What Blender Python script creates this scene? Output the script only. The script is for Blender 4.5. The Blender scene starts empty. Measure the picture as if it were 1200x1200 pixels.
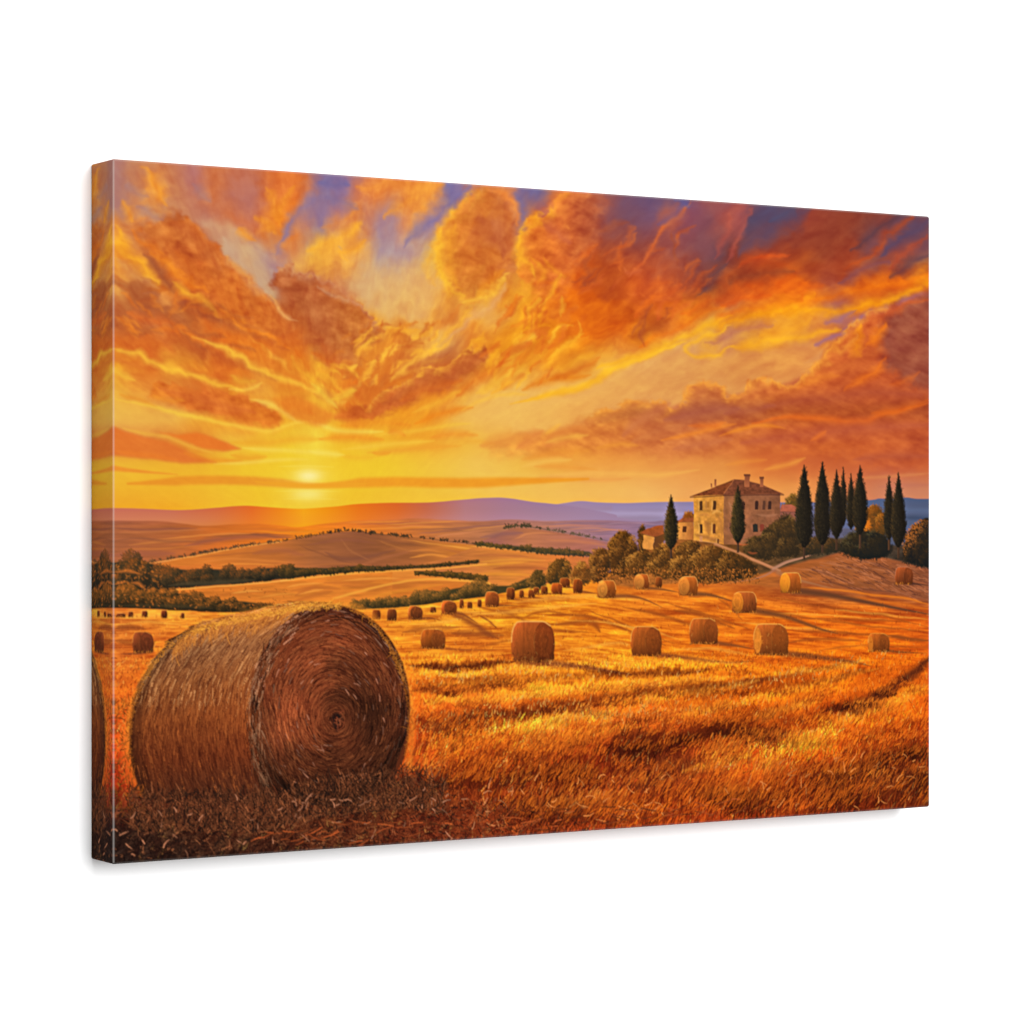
import bpy, math
import numpy as np
from mathutils import Vector

sc = bpy.context.scene
R = math.radians
# ---------------------------------------------------------------- sizes (metres)
CW, CH, CD = 0.762, 0.508, 0.038          # canvas: width, height, depth of its sides
EDGE = 0.0020                             # radius of the turned canvas edge
CZ = 1.45                                 # height of the canvas centre
# ---------------------------------------------------------------- camera
YAW, FPX = 31.9, 3358.0                   # the canvas is seen from its left at this angle; focal length for a 1200 px frame
ZL = CH * FPX / 827.3                     # distance to the near upright edge
lx, lz = (132.0 - 600.0) / FPX * ZL, ZL
cy_, sy_ = math.cos(R(YAW)), math.sin(R(YAW))
cam_d = bpy.data.cameras.new('camera'); cam = bpy.data.objects.new('camera', cam_d); sc.collection.objects.link(cam)
cam.location = (-CW / 2 - lx * cy_ - lz * sy_, -CD + lx * sy_ - lz * cy_, CZ)
cam.rotation_euler = (R(90), 0, -R(YAW))
cam_d.sensor_width = 36; cam_d.lens = 36 * FPX / 1200; cam_d.shift_y = -0.0004
cam_d.clip_start = .01; cam_d.clip_end = 100
sc.camera = cam
# ---------------------------------------------------------------- light: a white studio with one big soft lamp
w = bpy.data.worlds.new('World'); sc.world = w; w.use_nodes = True
bg = w.node_tree.nodes['Background']; bg.inputs[0].default_value = (1, 1, 1, 1); bg.inputs[1].default_value = WORLD = 0.66
def area(name, loc, aim, size, watts):
    d = bpy.data.lights.new(name, 'AREA'); d.shape = 'RECTANGLE'; d.size, d.size_y = size; d.energy = watts; d.color = (1, 1, 1)
    o = bpy.data.objects.new(name, d); sc.collection.objects.link(o); o.location = loc
    o.rotation_euler = (Vector(aim) - Vector(loc)).to_track_quat('-Z', 'Y').to_euler(); return o
area('softbox', (0.34, -4.0, CZ + 1.0), (0, 0, CZ), (2.3, 2.3), 200)
sc.view_settings.view_transform = 'Standard'; sc.view_settings.look = 'None'
sc.view_settings.exposure = 0; sc.view_settings.gamma = 1; sc.view_settings.use_curve_mapping = False
sc.render.engine = 'CYCLES'
PRINT_LEVEL = 1.72                        # how brightly the studio lights the face of the print

# ---------------------------------------------------------------- the white wall
def mat_wall():
    m = bpy.data.materials.new('white_paint'); m.use_nodes = True; n = m.node_tree.nodes; l = m.node_tree.links
    b = n['Principled BSDF']; b.inputs['Roughness'].default_value = .9; b.inputs['Specular IOR Level'].default_value = .1
    t = n.new('ShaderNodeTexCoord'); q = n.new('ShaderNodeTexNoise'); q.inputs['Scale'].default_value = 140; q.inputs['Detail'].default_value = 4
    r = n.new('ShaderNodeMapRange'); r.inputs[3].default_value = .90; r.inputs[4].default_value = .925
    c = n.new('ShaderNodeCombineColor'); l.new(t.outputs['Object'], q.inputs['Vector']); l.new(q.outputs[0], r.inputs[0])
    for k in range(3): l.new(r.outputs[0], c.inputs[k])
    l.new(c.outputs[0], b.inputs['Base Color']); return m

me = bpy.data.meshes.new('wall'); X0, X1, Z0, Z1 = -6, 9, -3, 6
vs = [(X0, 0, Z0), (X1, 0, Z0), (X1, 0, Z1), (X0, 0, Z1), (X0, .1, Z0), (X1, .1, Z0), (X1, .1, Z1), (X0, .1, Z1)]
me.from_pydata(vs, [], [(0, 1, 2, 3), (7, 6, 5, 4), (0, 4, 5, 1), (1, 5, 6, 2), (2, 6, 7, 3), (3, 7, 4, 0)]); me.materials.append(mat_wall())
wall = bpy.data.objects.new('wall', me); sc.collection.objects.link(wall); wall['kind'] = 'structure'

# ---------------------------------------------------------------- the printed picture
# The print is worked out stroke by stroke on a raster in the canvas's own plane.  Points are
# noted in the pixel units of a plan drawing of the print seen at an angle; QUAD maps them to the flat print.
RW, RH = 1620, 1080
QUAD = [(132.0, 187.0), (1090.0, 255.0), (1090.0, 947.0), (132.0, 1014.5)]

def homography(src, dst):
    A, b = [], []
    for (x, y), (u, v) in zip(src, dst):
        A.append([x, y, 1, 0, 0, 0, -u * x, -u * y]); b.append(u)
        A.append([0, 0, 0, x, y, 1, -v * x, -v * y]); b.append(v)
    return np.append(np.linalg.solve(np.array(A, float), np.array(b, float)), 1.0).reshape(3, 3)

HM = homography(QUAD, [(0, 0), (RW, 0), (RW, RH), (0, RH)])
HI = np.linalg.inv(HM)

def happly(M, x, y):
    d = M[2, 0] * x + M[2, 1] * y + M[2, 2]
    return (M[0, 0] * x + M[0, 1] * y + M[0, 2]) / d, (M[1, 0] * x + M[1, 1] * y + M[1, 2]) / d

_ii, _jj = np.meshgrid(np.arange(RW) + .5, np.arange(RH) + .5)
PX, PY = happly(HI, _ii, _jj)
PX = PX.astype(np.float32); PY = PY.astype(np.float32)
IMG = np.zeros((RH, RW, 3), np.float32)
IDS = np.zeros((RH, RW), np.int16)
KINDS = {0: ('printed_sky', None, 0)}           # id -> (name, label, parent id)

def new_id(name, label=None, parent=0):
    k = len(KINDS); KINDS[k] = (name, label, parent); return k

_tab = np.random.RandomState(7).rand(8, 256, 256).astype(np.float32)

def noise(x, y, s=0):
    x = np.asarray(x, np.float32); y = np.asarray(y, np.float32)
    xi = np.floor(x).astype(np.int32); yi = np.floor(y).astype(np.int32)
    fx = x - xi; fy = y - yi
    fx = fx * fx * (3 - 2 * fx); fy = fy * fy * (3 - 2 * fy)
    t = _tab[s % 8]; x0 = (xi + s * 37) & 255; x1 = (x0 + 1) & 255; y0 = (yi + s * 91) & 255; y1 = (y0 + 1) & 255
    return (t[y0, x0] * (1 - fx) + t[y0, x1] * fx) * (1 - fy) + (t[y1, x0] * (1 - fx) + t[y1, x1] * fx) * fy

def fbm(x, y, s=0, n=4):
    a, t, w = 0, 0, 1.0
    for k in range(n):
        a = a + w * noise(x * 2 ** k, y * 2 ** k, s + k); t += w; w *= .55
    return a / t

def sstep(a, b, x):
    t = np.clip((x - a) / (b - a), 0, 1); return t * t * (3 - 2 * t)

def gblur1(a, s, ax):
    r = max(1, int(3 * s)); k = np.exp(-.5 * (np.arange(-r, r + 1) / s) ** 2); k /= k.sum()
    p = [(0, 0)] * a.ndim; p[ax] = (r, r); b = np.pad(a, p, mode='edge'); o = 0
    for i, w in enumerate(k):
        sl = [slice(None)] * a.ndim; sl[ax] = slice(i, i + a.shape[ax]); o = o + w * b[tuple(sl)]
    return o

class Rows:
    """colour notes along rows, spread smoothly between them"""
    def __init__(self, text, blur=(5, 5)):
        rows = []
        for ln in text.strip().splitlines():
            y, rest = ln.split('|'); q = np.array([[float(v) for v in c.split()] for c in rest.split(';') if c.strip()])
            rows.append((float(y), q))
        self.x0, self.y0, self.st = 100.0, 170.0, 2.0
        nx, ny = 500, 430; gx = self.x0 + self.st * np.arange(nx); gy = self.y0 + self.st * np.arange(ny)
        R = np.stack([np.stack([np.interp(gx, q[:, 0], q[:, 1 + c]) for c in range(3)], -1) for _, q in rows])
        ys = np.array([r[0] for r in rows]); f = np.interp(gy, ys, np.arange(len(ys)))
        i = np.minimum(f.astype(int), len(ys) - 2); t = (f - i)[:, None, None]
        self.T = gblur1(gblur1(R[i] * (1 - t) + R[i + 1] * t, blur[1] / self.st, 0), blur[0] / self.st, 1).astype(np.float32)
    def __call__(self, px, py):
        x = np.clip((px - self.x0) / self.st, 0, 497.9); y = np.clip((py - self.y0) / self.st, 0, 427.9)
        i = y.astype(np.int32); j = x.astype(np.int32); fy = (y - i)[..., None]; fx = (x - j)[..., None]; T = self.T
        return (T[i, j] * (1 - fx) + T[i, j + 1] * fx) * (1 - fy) + (T[i + 1, j] * (1 - fx) + T[i + 1, j + 1] * fx) * fy

WX = np.zeros_like(PX); WY = np.zeros_like(PY)      # the wobble of the brush, set for each layer

def box_of(pts, m):
    p = np.asarray(pts, float)
    cs = [(p[:, 0].min() - m, p[:, 1].min() - m), (p[:, 0].max() + m, p[:, 1].min() - m),
          (p[:, 0].max() + m, p[:, 1].max() + m), (p[:, 0].min() - m, p[:, 1].max() + m)]
    u = [happly(HM, *c) for c in cs]
    x0 = int(max(0, min(c[0] for c in u))); x1 = int(min(RW, max(c[0] for c in u) + 2))
    y0 = int(max(0, min(c[1] for c in u))); y1 = int(min(RH, max(c[1] for c in u) + 2))
    return (slice(y0, y1), slice(x0, x1)) if x1 > x0 and y1 > y0 else None

def colr(c, px, py):
    if callable(c): return c(px, py)
    return np.asarray(c, np.float32)

def lay(sl, m, c, idn=None, thr=.5):
    px, py = PX[sl], PY[sl]
    IMG[sl] = IMG[sl] * (1 - m[..., None]) + colr(c, px, py) * m[..., None]
    if idn is not None: IDS[sl][m > thr] = idn

def seg_dist(px, py, pts, ws=None):
    d = np.full(px.shape, 1e9, np.float32); w = np.zeros(px.shape, np.float32)
    for k in range(len(pts) - 1):
        ax, ay = pts[k]; bx, by = pts[k + 1]; vx, vy = bx - ax, by - ay
        t = np.clip(((px - ax) * vx + (py - ay) * vy) / (vx * vx + vy * vy + 1e-6), 0, 1)
        e = np.hypot(px - ax - t * vx, py - ay - t * vy); nw = e < d
        d = np.where(nw, e, d)
        if ws is not None: w = np.where(nw, ws[k] + t * (ws[k + 1] - ws[k]), w)
    return d, w

def smooth_line(pts, n=6):
    p = np.array(pts, float)
    if len(p) < 3: return p
    q = np.vstack([2 * p[0] - p[1], p, 2 * p[-1] - p[-2]]); o = []
    for i in range(1, len(q) - 2):
        for t in np.arange(n) / n:
            a, b, c, d = q[i - 1], q[i], q[i + 1], q[i + 2]
            o.append(.5 * (2 * b + (c - a) * t + (2 * a - 5 * b + 4 * c - d) * t * t + (3 * b - a - 3 * c + d) * t ** 3))
    o.append(p[-1]); return np.array(o)

def stroke(c, w, pts, alpha=1.0, soft=1.0, taper=1, idn=None, curve=True, wob=1.0):
    """a brush stroke: full width w along pts; soft 1 = melts over its whole half width"""
    p = smooth_line(pts) if curve else np.array(pts, float)
    n = len(p); t = np.linspace(0, 1, n)
    ws = w / 2 * (np.interp(t, [0, .25, .75, 1], [.25, 1, 1, .25]) if taper == 1 else np.interp(t, [0, 1], [.15, 1]) if taper == 2
                  else np.interp(t, [0, 1], [1, .15]) if taper == 3 else np.ones(n))
    sl = box_of(p, w + 14)
    if sl is None: return
    px, py = PX[sl] + wob * WX[sl], PY[sl] + wob * WY[sl]
    d, wl = seg_dist(px, py, p, ws)
    m = alpha * sstep(0, 1, (wl * (1 + .5 * soft) - d) / (wl * 1.5 * soft + .6) + (0 if soft > .3 else .2))
    lay(sl, m.astype(np.float32), c, idn)

def poly(c, pts, soft=1.5, alpha=1.0, idn=None, curve=False, wob=1.0):
    p = np.array(pts, float)
    if curve: p = smooth_line(np.vstack([p, p[:1]]))[:-1]
    sl = box_of(p, soft * 2 + 8)
    if sl is None: return
    px, py = PX[sl] + wob * WX[sl], PY[sl] + wob * WY[sl]
    ins = np.zeros(px.shape, bool); q = np.vstack([p, p[:1]])
    for k in range(len(p)):
        (ax, ay), (bx, by) = q[k], q[k + 1]
        if ay == by: continue
        ins ^= ((ay > py) != (by > py)) & (px < (bx - ax) * (py - ay) / (by - ay) + ax)
    d, _ = seg_dist(px, py, q)
    s = np.where(ins, d, -d)
    m = alpha * sstep(-soft, soft, s)
    lay(sl, m.astype(np.float32), c, idn, .5 * alpha)

def below(c, line, soft=1.0, alpha=1.0, idn=None, wob=1.0, curve=True, x0=None, x1=None):
    """everything under a skyline"""
    p = smooth_line(line) if curve else np.array(line, float)
    px, py = PX + wob * WX, PY + wob * WY
    yl = np.interp(px, p[:, 0], p[:, 1])
    m = alpha * sstep(-soft, soft, py - yl)
    if x0 is not None: m = m * (PX > x0)
    if x1 is not None: m = m * (PX < x1)
    lay((slice(0, RH), slice(0, RW)), m.astype(np.float32), c, idn, .5 * alpha)

def glow(x, y, rx, ry, c, alpha, p=2.0):
    sl = box_of([(x - 2.6 * rx, y - 2.6 * ry), (x + 2.6 * rx, y + 2.6 * ry)], 1)
    d = np.hypot((PX[sl] - x) / rx, (PY[sl] - y) / ry)
    lay(sl, (alpha * np.exp(-d ** p)).astype(np.float32), c)

def hairs(x, y, ang, ln, bend, wid, col, alpha, idn=None, jit=0):
    """many fine strokes in drawing order: root (x, y), heading ang, length, bend, width in raster dots"""
    n = len(x)
    if not n: return
    ln = np.broadcast_to(np.asarray(ln, float), n); bend = np.broadcast_to(np.asarray(bend, float), n)
    wid = np.broadcast_to(np.asarray(wid, float), n); alpha = np.broadcast_to(np.asarray(alpha, float), n)
    K = max(2, int(ln.max() * 1.9) + 1); W = int(math.ceil(wid.max()))
    for c0 in range(0, n, 4000):
        s = slice(c0, min(n, c0 + 4000)); t = np.linspace(0, 1, K)[None]
        a = ang[s][:, None] + bend[s][:, None] * t
        st = ln[s][:, None] / K
        xs = x[s][:, None] + np.cumsum(np.cos(a) * st, 1); ys = y[s][:, None] + np.cumsum(np.sin(a) * st, 1)
        u, v = happly(HM, xs, ys)
        for o in range(W):
            off = o - (W - 1) / 2
            ok = (np.abs(off) <= (wid[s][:, None] - 1) / 2 * (1.25 - t * .8) + .3)
            i = np.round(v - .5 + off * np.abs(np.cos(a))).astype(int); j = np.round(u - .5 + off * np.abs(np.sin(a))).astype(int)
            ok = ok & (i >= 0) & (i < RH) & (j >= 0) & (j < RW)
            I, J = i[ok], j[ok]
            C = np.broadcast_to(col[s][:, None, :], a.shape + (3,))[ok]
            A = (np.broadcast_to(alpha[s][:, None], a.shape) * (1 - .5 * t ** 3))[ok][:, None]
            IMG[I, J] = IMG[I, J] * (1 - A) + C * A
            if idn is not None: IDS[I, J] = idn

def inside(x, y, pts):
    q = list(pts) + [pts[0]]; r = np.zeros(x.shape, bool)
    for k in range(len(pts)):
        (ax, ay), (bx, by) = q[k], q[k + 1]
        if ay == by: continue
        r ^= ((ay > y) != (by > y)) & (x < (bx - ax) * (y - ay) / (by - ay) + ax)
    return r
SKY = Rows('''
190|132 176 120 112;160 200 130 90;190 205 125 80;230 185 115 110;260 205 112 70;290 195 110 85;320 215 110 55;350 225 115 55;375 125 105 150;400 140 110 150;430 215 125 80;460 235 140 60;490 240 145 55;515 235 140 60;530 125 110 150;545 125 110 155;560 190 120 110;580 235 140 60;600 150 110 130;615 115 100 150;640 110 100 140;660 220 120 60;690 180 95 75;720 130 80 95;750 105 80 110;780 90 85 130;800 85 90 150;815 200 100 70;840 130 80 100;860 170 85 80;880 140 75 85;900 95 75 105;920 75 80 115;945 85 75 105;960 140 65 60;1000 145 70 50;1040 130 65 60;1075 170 70 40;1090 95 70 90
225|132 180 125 110;160 205 130 85;180 235 145 60;200 205 130 85;230 195 120 95;260 205 112 70;290 185 115 105;320 222 115 55;350 225 120 55;363 190 120 100;378 128 108 150;400 150 115 145;420 215 125 80;445 235 140 70;470 238 145 60;500 240 150 55;520 215 140 90;535 132 115 152;550 140 115 150;562 200 125 90;580 230 135 65;600 210 125 80;615 118 102 148;640 115 100 140;652 225 125 55;675 205 105 60;700 160 90 80;730 120 78 98;760 98 80 118;790 85 85 138;805 150 90 100;820 185 95 80;845 135 80 95;862 170 82 75;880 150 78 78;900 88 74 105;920 78 78 112;945 88 74 102;960 140 65 58;1000 145 68 48;1040 120 64 62;1075 165 70 42;1090 98 70 90
260|132 235 150 60;150 225 150 80;165 195 140 115;185 205 145 100;215 205 130 85;250 195 125 100;280 210 115 70;300 205 112 75;325 242 142 42;342 235 130 50;355 190 125 110;370 140 115 150;395 200 130 110;415 235 145 60;430 200 130 100;450 165 125 140;475 220 140 90;490 230 150 80;505 150 120 155;522 210 145 100;535 240 160 50;550 200 110 60;570 180 92 58;590 185 100 70;605 225 125 70;613 135 110 140;625 230 130 50;645 200 95 65;670 185 90 60;700 150 80 75;730 120 75 90;760 120 80 105;775 205 102 62;790 145 78 90;820 130 75 85;850 175 80 65;870 160 80 80;885 85 70 95;910 90 70 95;930 120 65 70;950 150 60 45;990 145 65 45;1020 110 60 60;1045 150 68 50;1065 100 68 85;1090 110 68 80
300|132 246 168 48;150 235 140 45;170 210 112 48;190 200 95 45;220 186 92 55;240 200 110 60;255 205 150 105;275 205 165 130;300 212 165 115;322 165 130 145;335 185 130 120;345 225 160 90;370 246 178 60;400 242 165 60;420 235 170 90;450 175 145 150;480 185 150 150;500 205 160 120;515 245 185 60;530 235 140 40;560 200 100 45;585 190 95 55;605 215 130 70;620 245 165 40;640 235 120 30;670 225 100 30;700 185 80 35;730 165 74 50;745 155 76 60;770 150 75 70;800 140 75 75;830 130 75 80;850 105 70 80;870 130 60 50;900 180 72 36;930 160 65 35;970 150 65 40;1010 165 68 40;1035 120 75 85;1060 150 70 60;1090 125 75 80
340|132 222 140 75;150 235 165 75;165 225 150 70;178 170 88 52;200 242 135 40;220 232 112 35;250 200 92 38;280 205 105 45;295 210 140 85;308 205 165 122;320 215 170 110;330 185 108 70;350 190 102 60;370 195 112 75;400 210 130 80;420 215 160 105;440 222 178 120;460 225 178 112;490 228 176 105;520 238 172 70;545 242 182 50;565 215 118 38;580 215 115 35;600 240 160 45;620 245 170 40;650 235 120 25;680 225 100 20;710 185 75 25;740 210 88 35;770 220 100 40;800 185 80 40;830 150 66 38;860 210 84 22;890 200 80 25;920 225 90 20;950 225 100 20;980 170 75 50;1010 200 88 32;1040 232 108 20;1070 220 98 25;1090 240 130 15
370|132 182 92 52;160 180 88 50;190 190 105 65;215 170 84 48;240 225 112 40;270 215 100 35;300 195 90 40;330 185 88 45;360 182 90 46;390 188 95 50;420 222 138 62;450 235 172 75;480 240 182 85;510 230 150 60;530 215 122 48;550 236 172 72;570 236 172 85;600 240 155 35;620 235 130 30;650 230 120 30;680 230 110 20;710 222 102 20;750 190 80 25;780 225 105 25;805 240 140 28;830 225 155 60;860 190 112 75;890 220 130 50;930 246 160 30;960 230 142 55;985 165 105 120;1005 225 125 40;1030 225 112 32;1050 160 80 55;1090 145 75 65
400|132 215 108 42;170 208 98 42;200 218 108 45;230 182 90 48;260 222 112 40;300 215 105 35;330 198 90 40;360 218 108 40;385 188 95 50;410 222 128 42;430 240 162 52;460 225 130 40;490 240 165 60;520 236 182 92;545 232 140 52;580 235 142 30;610 240 152 30;640 235 140 25;680 230 115 20;720 215 92 20;750 238 145 30;780 230 165 82;810 225 160 90;830 236 165 55;850 210 135 85;880 230 158 58;910 230 150 55;940 215 140 80;960 225 138 62;980 205 108 48;1010 240 130 25;1030 195 92 42;1050 155 78 55;1090 145 75 65
430|132 238 158 42;170 220 112 42;200 240 168 50;230 236 142 42;260 212 102 40;290 222 115 38;320 230 136 42;350 230 132 40;380 240 172 48;410 232 145 42;435 225 130 42;460 212 110 46;490 192 98 50;520 188 94 50;550 215 125 46;580 240 162 40;610 240 172 48;640 235 135 30;680 240 165 42;710 240 178 70;750 232 170 92;790 226 162 92;830 226 156 82;870 226 150 76;900 226 142 66;930 216 122 60;960 206 106 50;990 200 96 46;1020 205 98 44;1050 155 78 55;1090 150 75 60
460|132 240 178 62;165 236 150 55;190 222 125 52;220 208 104 46;250 212 105 42;280 232 142 42;310 236 165 62;340 236 145 42;370 240 168 50;400 222 110 36;430 208 100 42;460 220 120 36;490 235 145 42;520 228 118 30;545 238 170 60;570 240 182 85;600 240 186 92;640 240 182 88;680 236 176 88;720 236 166 78;760 236 160 76;790 206 122 66;815 224 142 66;840 200 116 76;860 194 110 70;890 200 102 56;920 190 92 56;960 186 90 56;1000 192 86 50;1040 196 90 50;1090 182 85 55
490|132 240 190 82;170 240 186 78;200 240 186 78;230 240 176 58;260 240 162 46;290 235 132 42;320 240 160 42;350 240 176 50;380 242 186 54;410 240 150 36;440 240 165 42;470 240 152 36;500 240 160 42;530 240 182 76;560 240 186 92;600 240 186 92;640 240 180 82;670 236 152 62;700 226 132 56;730 220 126 60;760 206 112 66;800 204 110 70;830 180 95 66;860 186 96 60;900 200 90 50;940 205 90 45;980 195 85 50;1020 205 95 40;1060 210 95 34;1090 205 95 40
520|132 222 112 50;165 216 110 50;200 226 126 46;230 226 120 42;270 240 182 62;300 242 192 56;340 242 202 52;370 246 216 72;400 242 186 46;430 242 188 52;470 240 172 46;510 240 162 46;550 240 182 62;590 240 176 76;620 226 138 60;650 236 152 56;690 240 156 52;730 226 132 56;770 216 122 65;810 220 125 62;850 214 115 56;890 205 100 50;930 196 90 46;970 190 90 50;1010 186 85 55;1050 176 80 60;1090 186 85 55
545|132 242 190 54;200 240 180 48;240 240 182 46;290 242 196 46;340 243 202 44;360 244 208 60;400 243 200 44;450 242 202 46;500 242 196 62;560 242 196 86;610 240 186 72;650 236 162 62;700 240 162 70;750 236 156 70;800 232 148 70;850 226 142 66;890 216 112 50;940 206 100 50;990 200 96 50;1040 196 90 55;1090 202 92 46
575|132 242 180 46;200 242 180 44;260 242 190 48;310 242 194 44;360 244 206 62;410 242 194 44;460 242 192 50;520 242 192 62;580 242 192 82;640 242 190 86;700 242 186 90;760 242 182 95;810 238 166 88;860 236 160 80;920 236 156 76;960 226 142 76;1000 212 122 76;1040 206 130 95;1090 206 130 95
605|132 240 160 40;200 242 165 40;260 242 180 45;310 242 192 44;360 244 200 55;410 242 188 44;460 242 185 52;520 242 188 62;580 242 188 82;640 242 186 86;700 242 182 90;760 240 180 100;810 236 165 95;900 226 150 90;960 215 138 85;1000 205 125 85;1040 202 130 98;1090 200 130 98
''', (5, 7))

def cloud(pts, body, rimline=None, rim=(246, 170, 60), rimw=6, soft=2.5, alpha=.9, puff=1.0, seed=0, shade=.30):
    """a heap of cloud: curdled outline, lit rim along rimline, billows inside"""
    p = smooth_line(np.vstack([np.array(pts, float), np.array(pts[:1], float)]), 4)[:-1]
    sl = box_of(p, soft * 2 + 16)
    if sl is None: return
    x, y = PX[sl], PY[sl]
    a = np.abs(fbm(x / 13, y / 11, seed, 2) - .5) * 2; b = np.abs(fbm(x / 6, y / 5.2, seed + 3, 2) - .5) * 2
    px = x + puff * ((fbm(x / 20, y / 16, seed + 1, 3) - .5) * 14); py = y + puff * ((fbm(x / 20, y / 16, seed + 5, 3) - .5) * 12)
    ins = np.zeros(px.shape, bool); q = np.vstack([p, p[:1]])
    for k in range(len(p)):
        (ax, ay), (bx, by) = q[k], q[k + 1]
        if ay == by: continue
        ins ^= ((ay > py) != (by > py)) & (px < (bx - ax) * (py - ay) / (by - ay) + ax)
    d, _ = seg_dist(px, py, q); lump = puff * (a * 7 + b * 4 - 3.2)
    sd = np.where(ins, d, -d) - lump
    melt = soft if rimline is None else soft + 11 * sstep(8, 34, seg_dist(px, py, smooth_line(rimline))[0])
    m = alpha * sstep(-1, 1, sd / melt - np.where(melt > soft, (melt - soft) / 22, 0))
    c = colr(body, x, y); g = (fbm(x / 16, y / 10, seed + 2, 4) - .5) * 2 * shade - (a - .4) * .12 + (fbm(x / 30 + y / 22, (y - x * .5) / 7, seed + 6, 3) - .5) * .35
    c = c * (1 + g[..., None] * np.array([.5, 1, .9], np.float32))
    if rimline is not None:
        e, _ = seg_dist(px, py, smooth_line(rimline)); e = e - lump
        w = np.exp(-(np.maximum(e, 0) / rimw) ** 1.5) * (.62 + .38 * sstep(.6, .3, a))
        c = c * (1 - w[..., None]) + np.array(rim, np.float32) * w[..., None]
    lay(sl, m.astype(np.float32), lambda i, j: c)

def puffs(pts, n, cols, rad, alpha, seed, stretch=1.4, ang=-.6):
    """little curls scattered in a patch"""
    r = np.random.RandomState(seed); p = np.array(pts, float); x0, y0 = p.min(0); x1, y1 = p.max(0); k = 0
    while k < n:
        x, y = r.uniform(x0, x1), r.uniform(y0, y1)
        if not inside(np.array([x]), np.array([y]), [tuple(v) for v in pts])[0]: continue
        w = rad * r.uniform(.6, 1.5); a = ang + r.normal(0, .35); c = np.array(cols[r.randint(len(cols))], float)
        stroke(tuple(c), w, [(x - math.cos(a) * w * stretch, y - math.sin(a) * w * stretch), (x, y - w * .25), (x + math.cos(a) * w * stretch, y + math.sin(a) * w * stretch)], alpha, 1.1); k += 1

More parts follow.
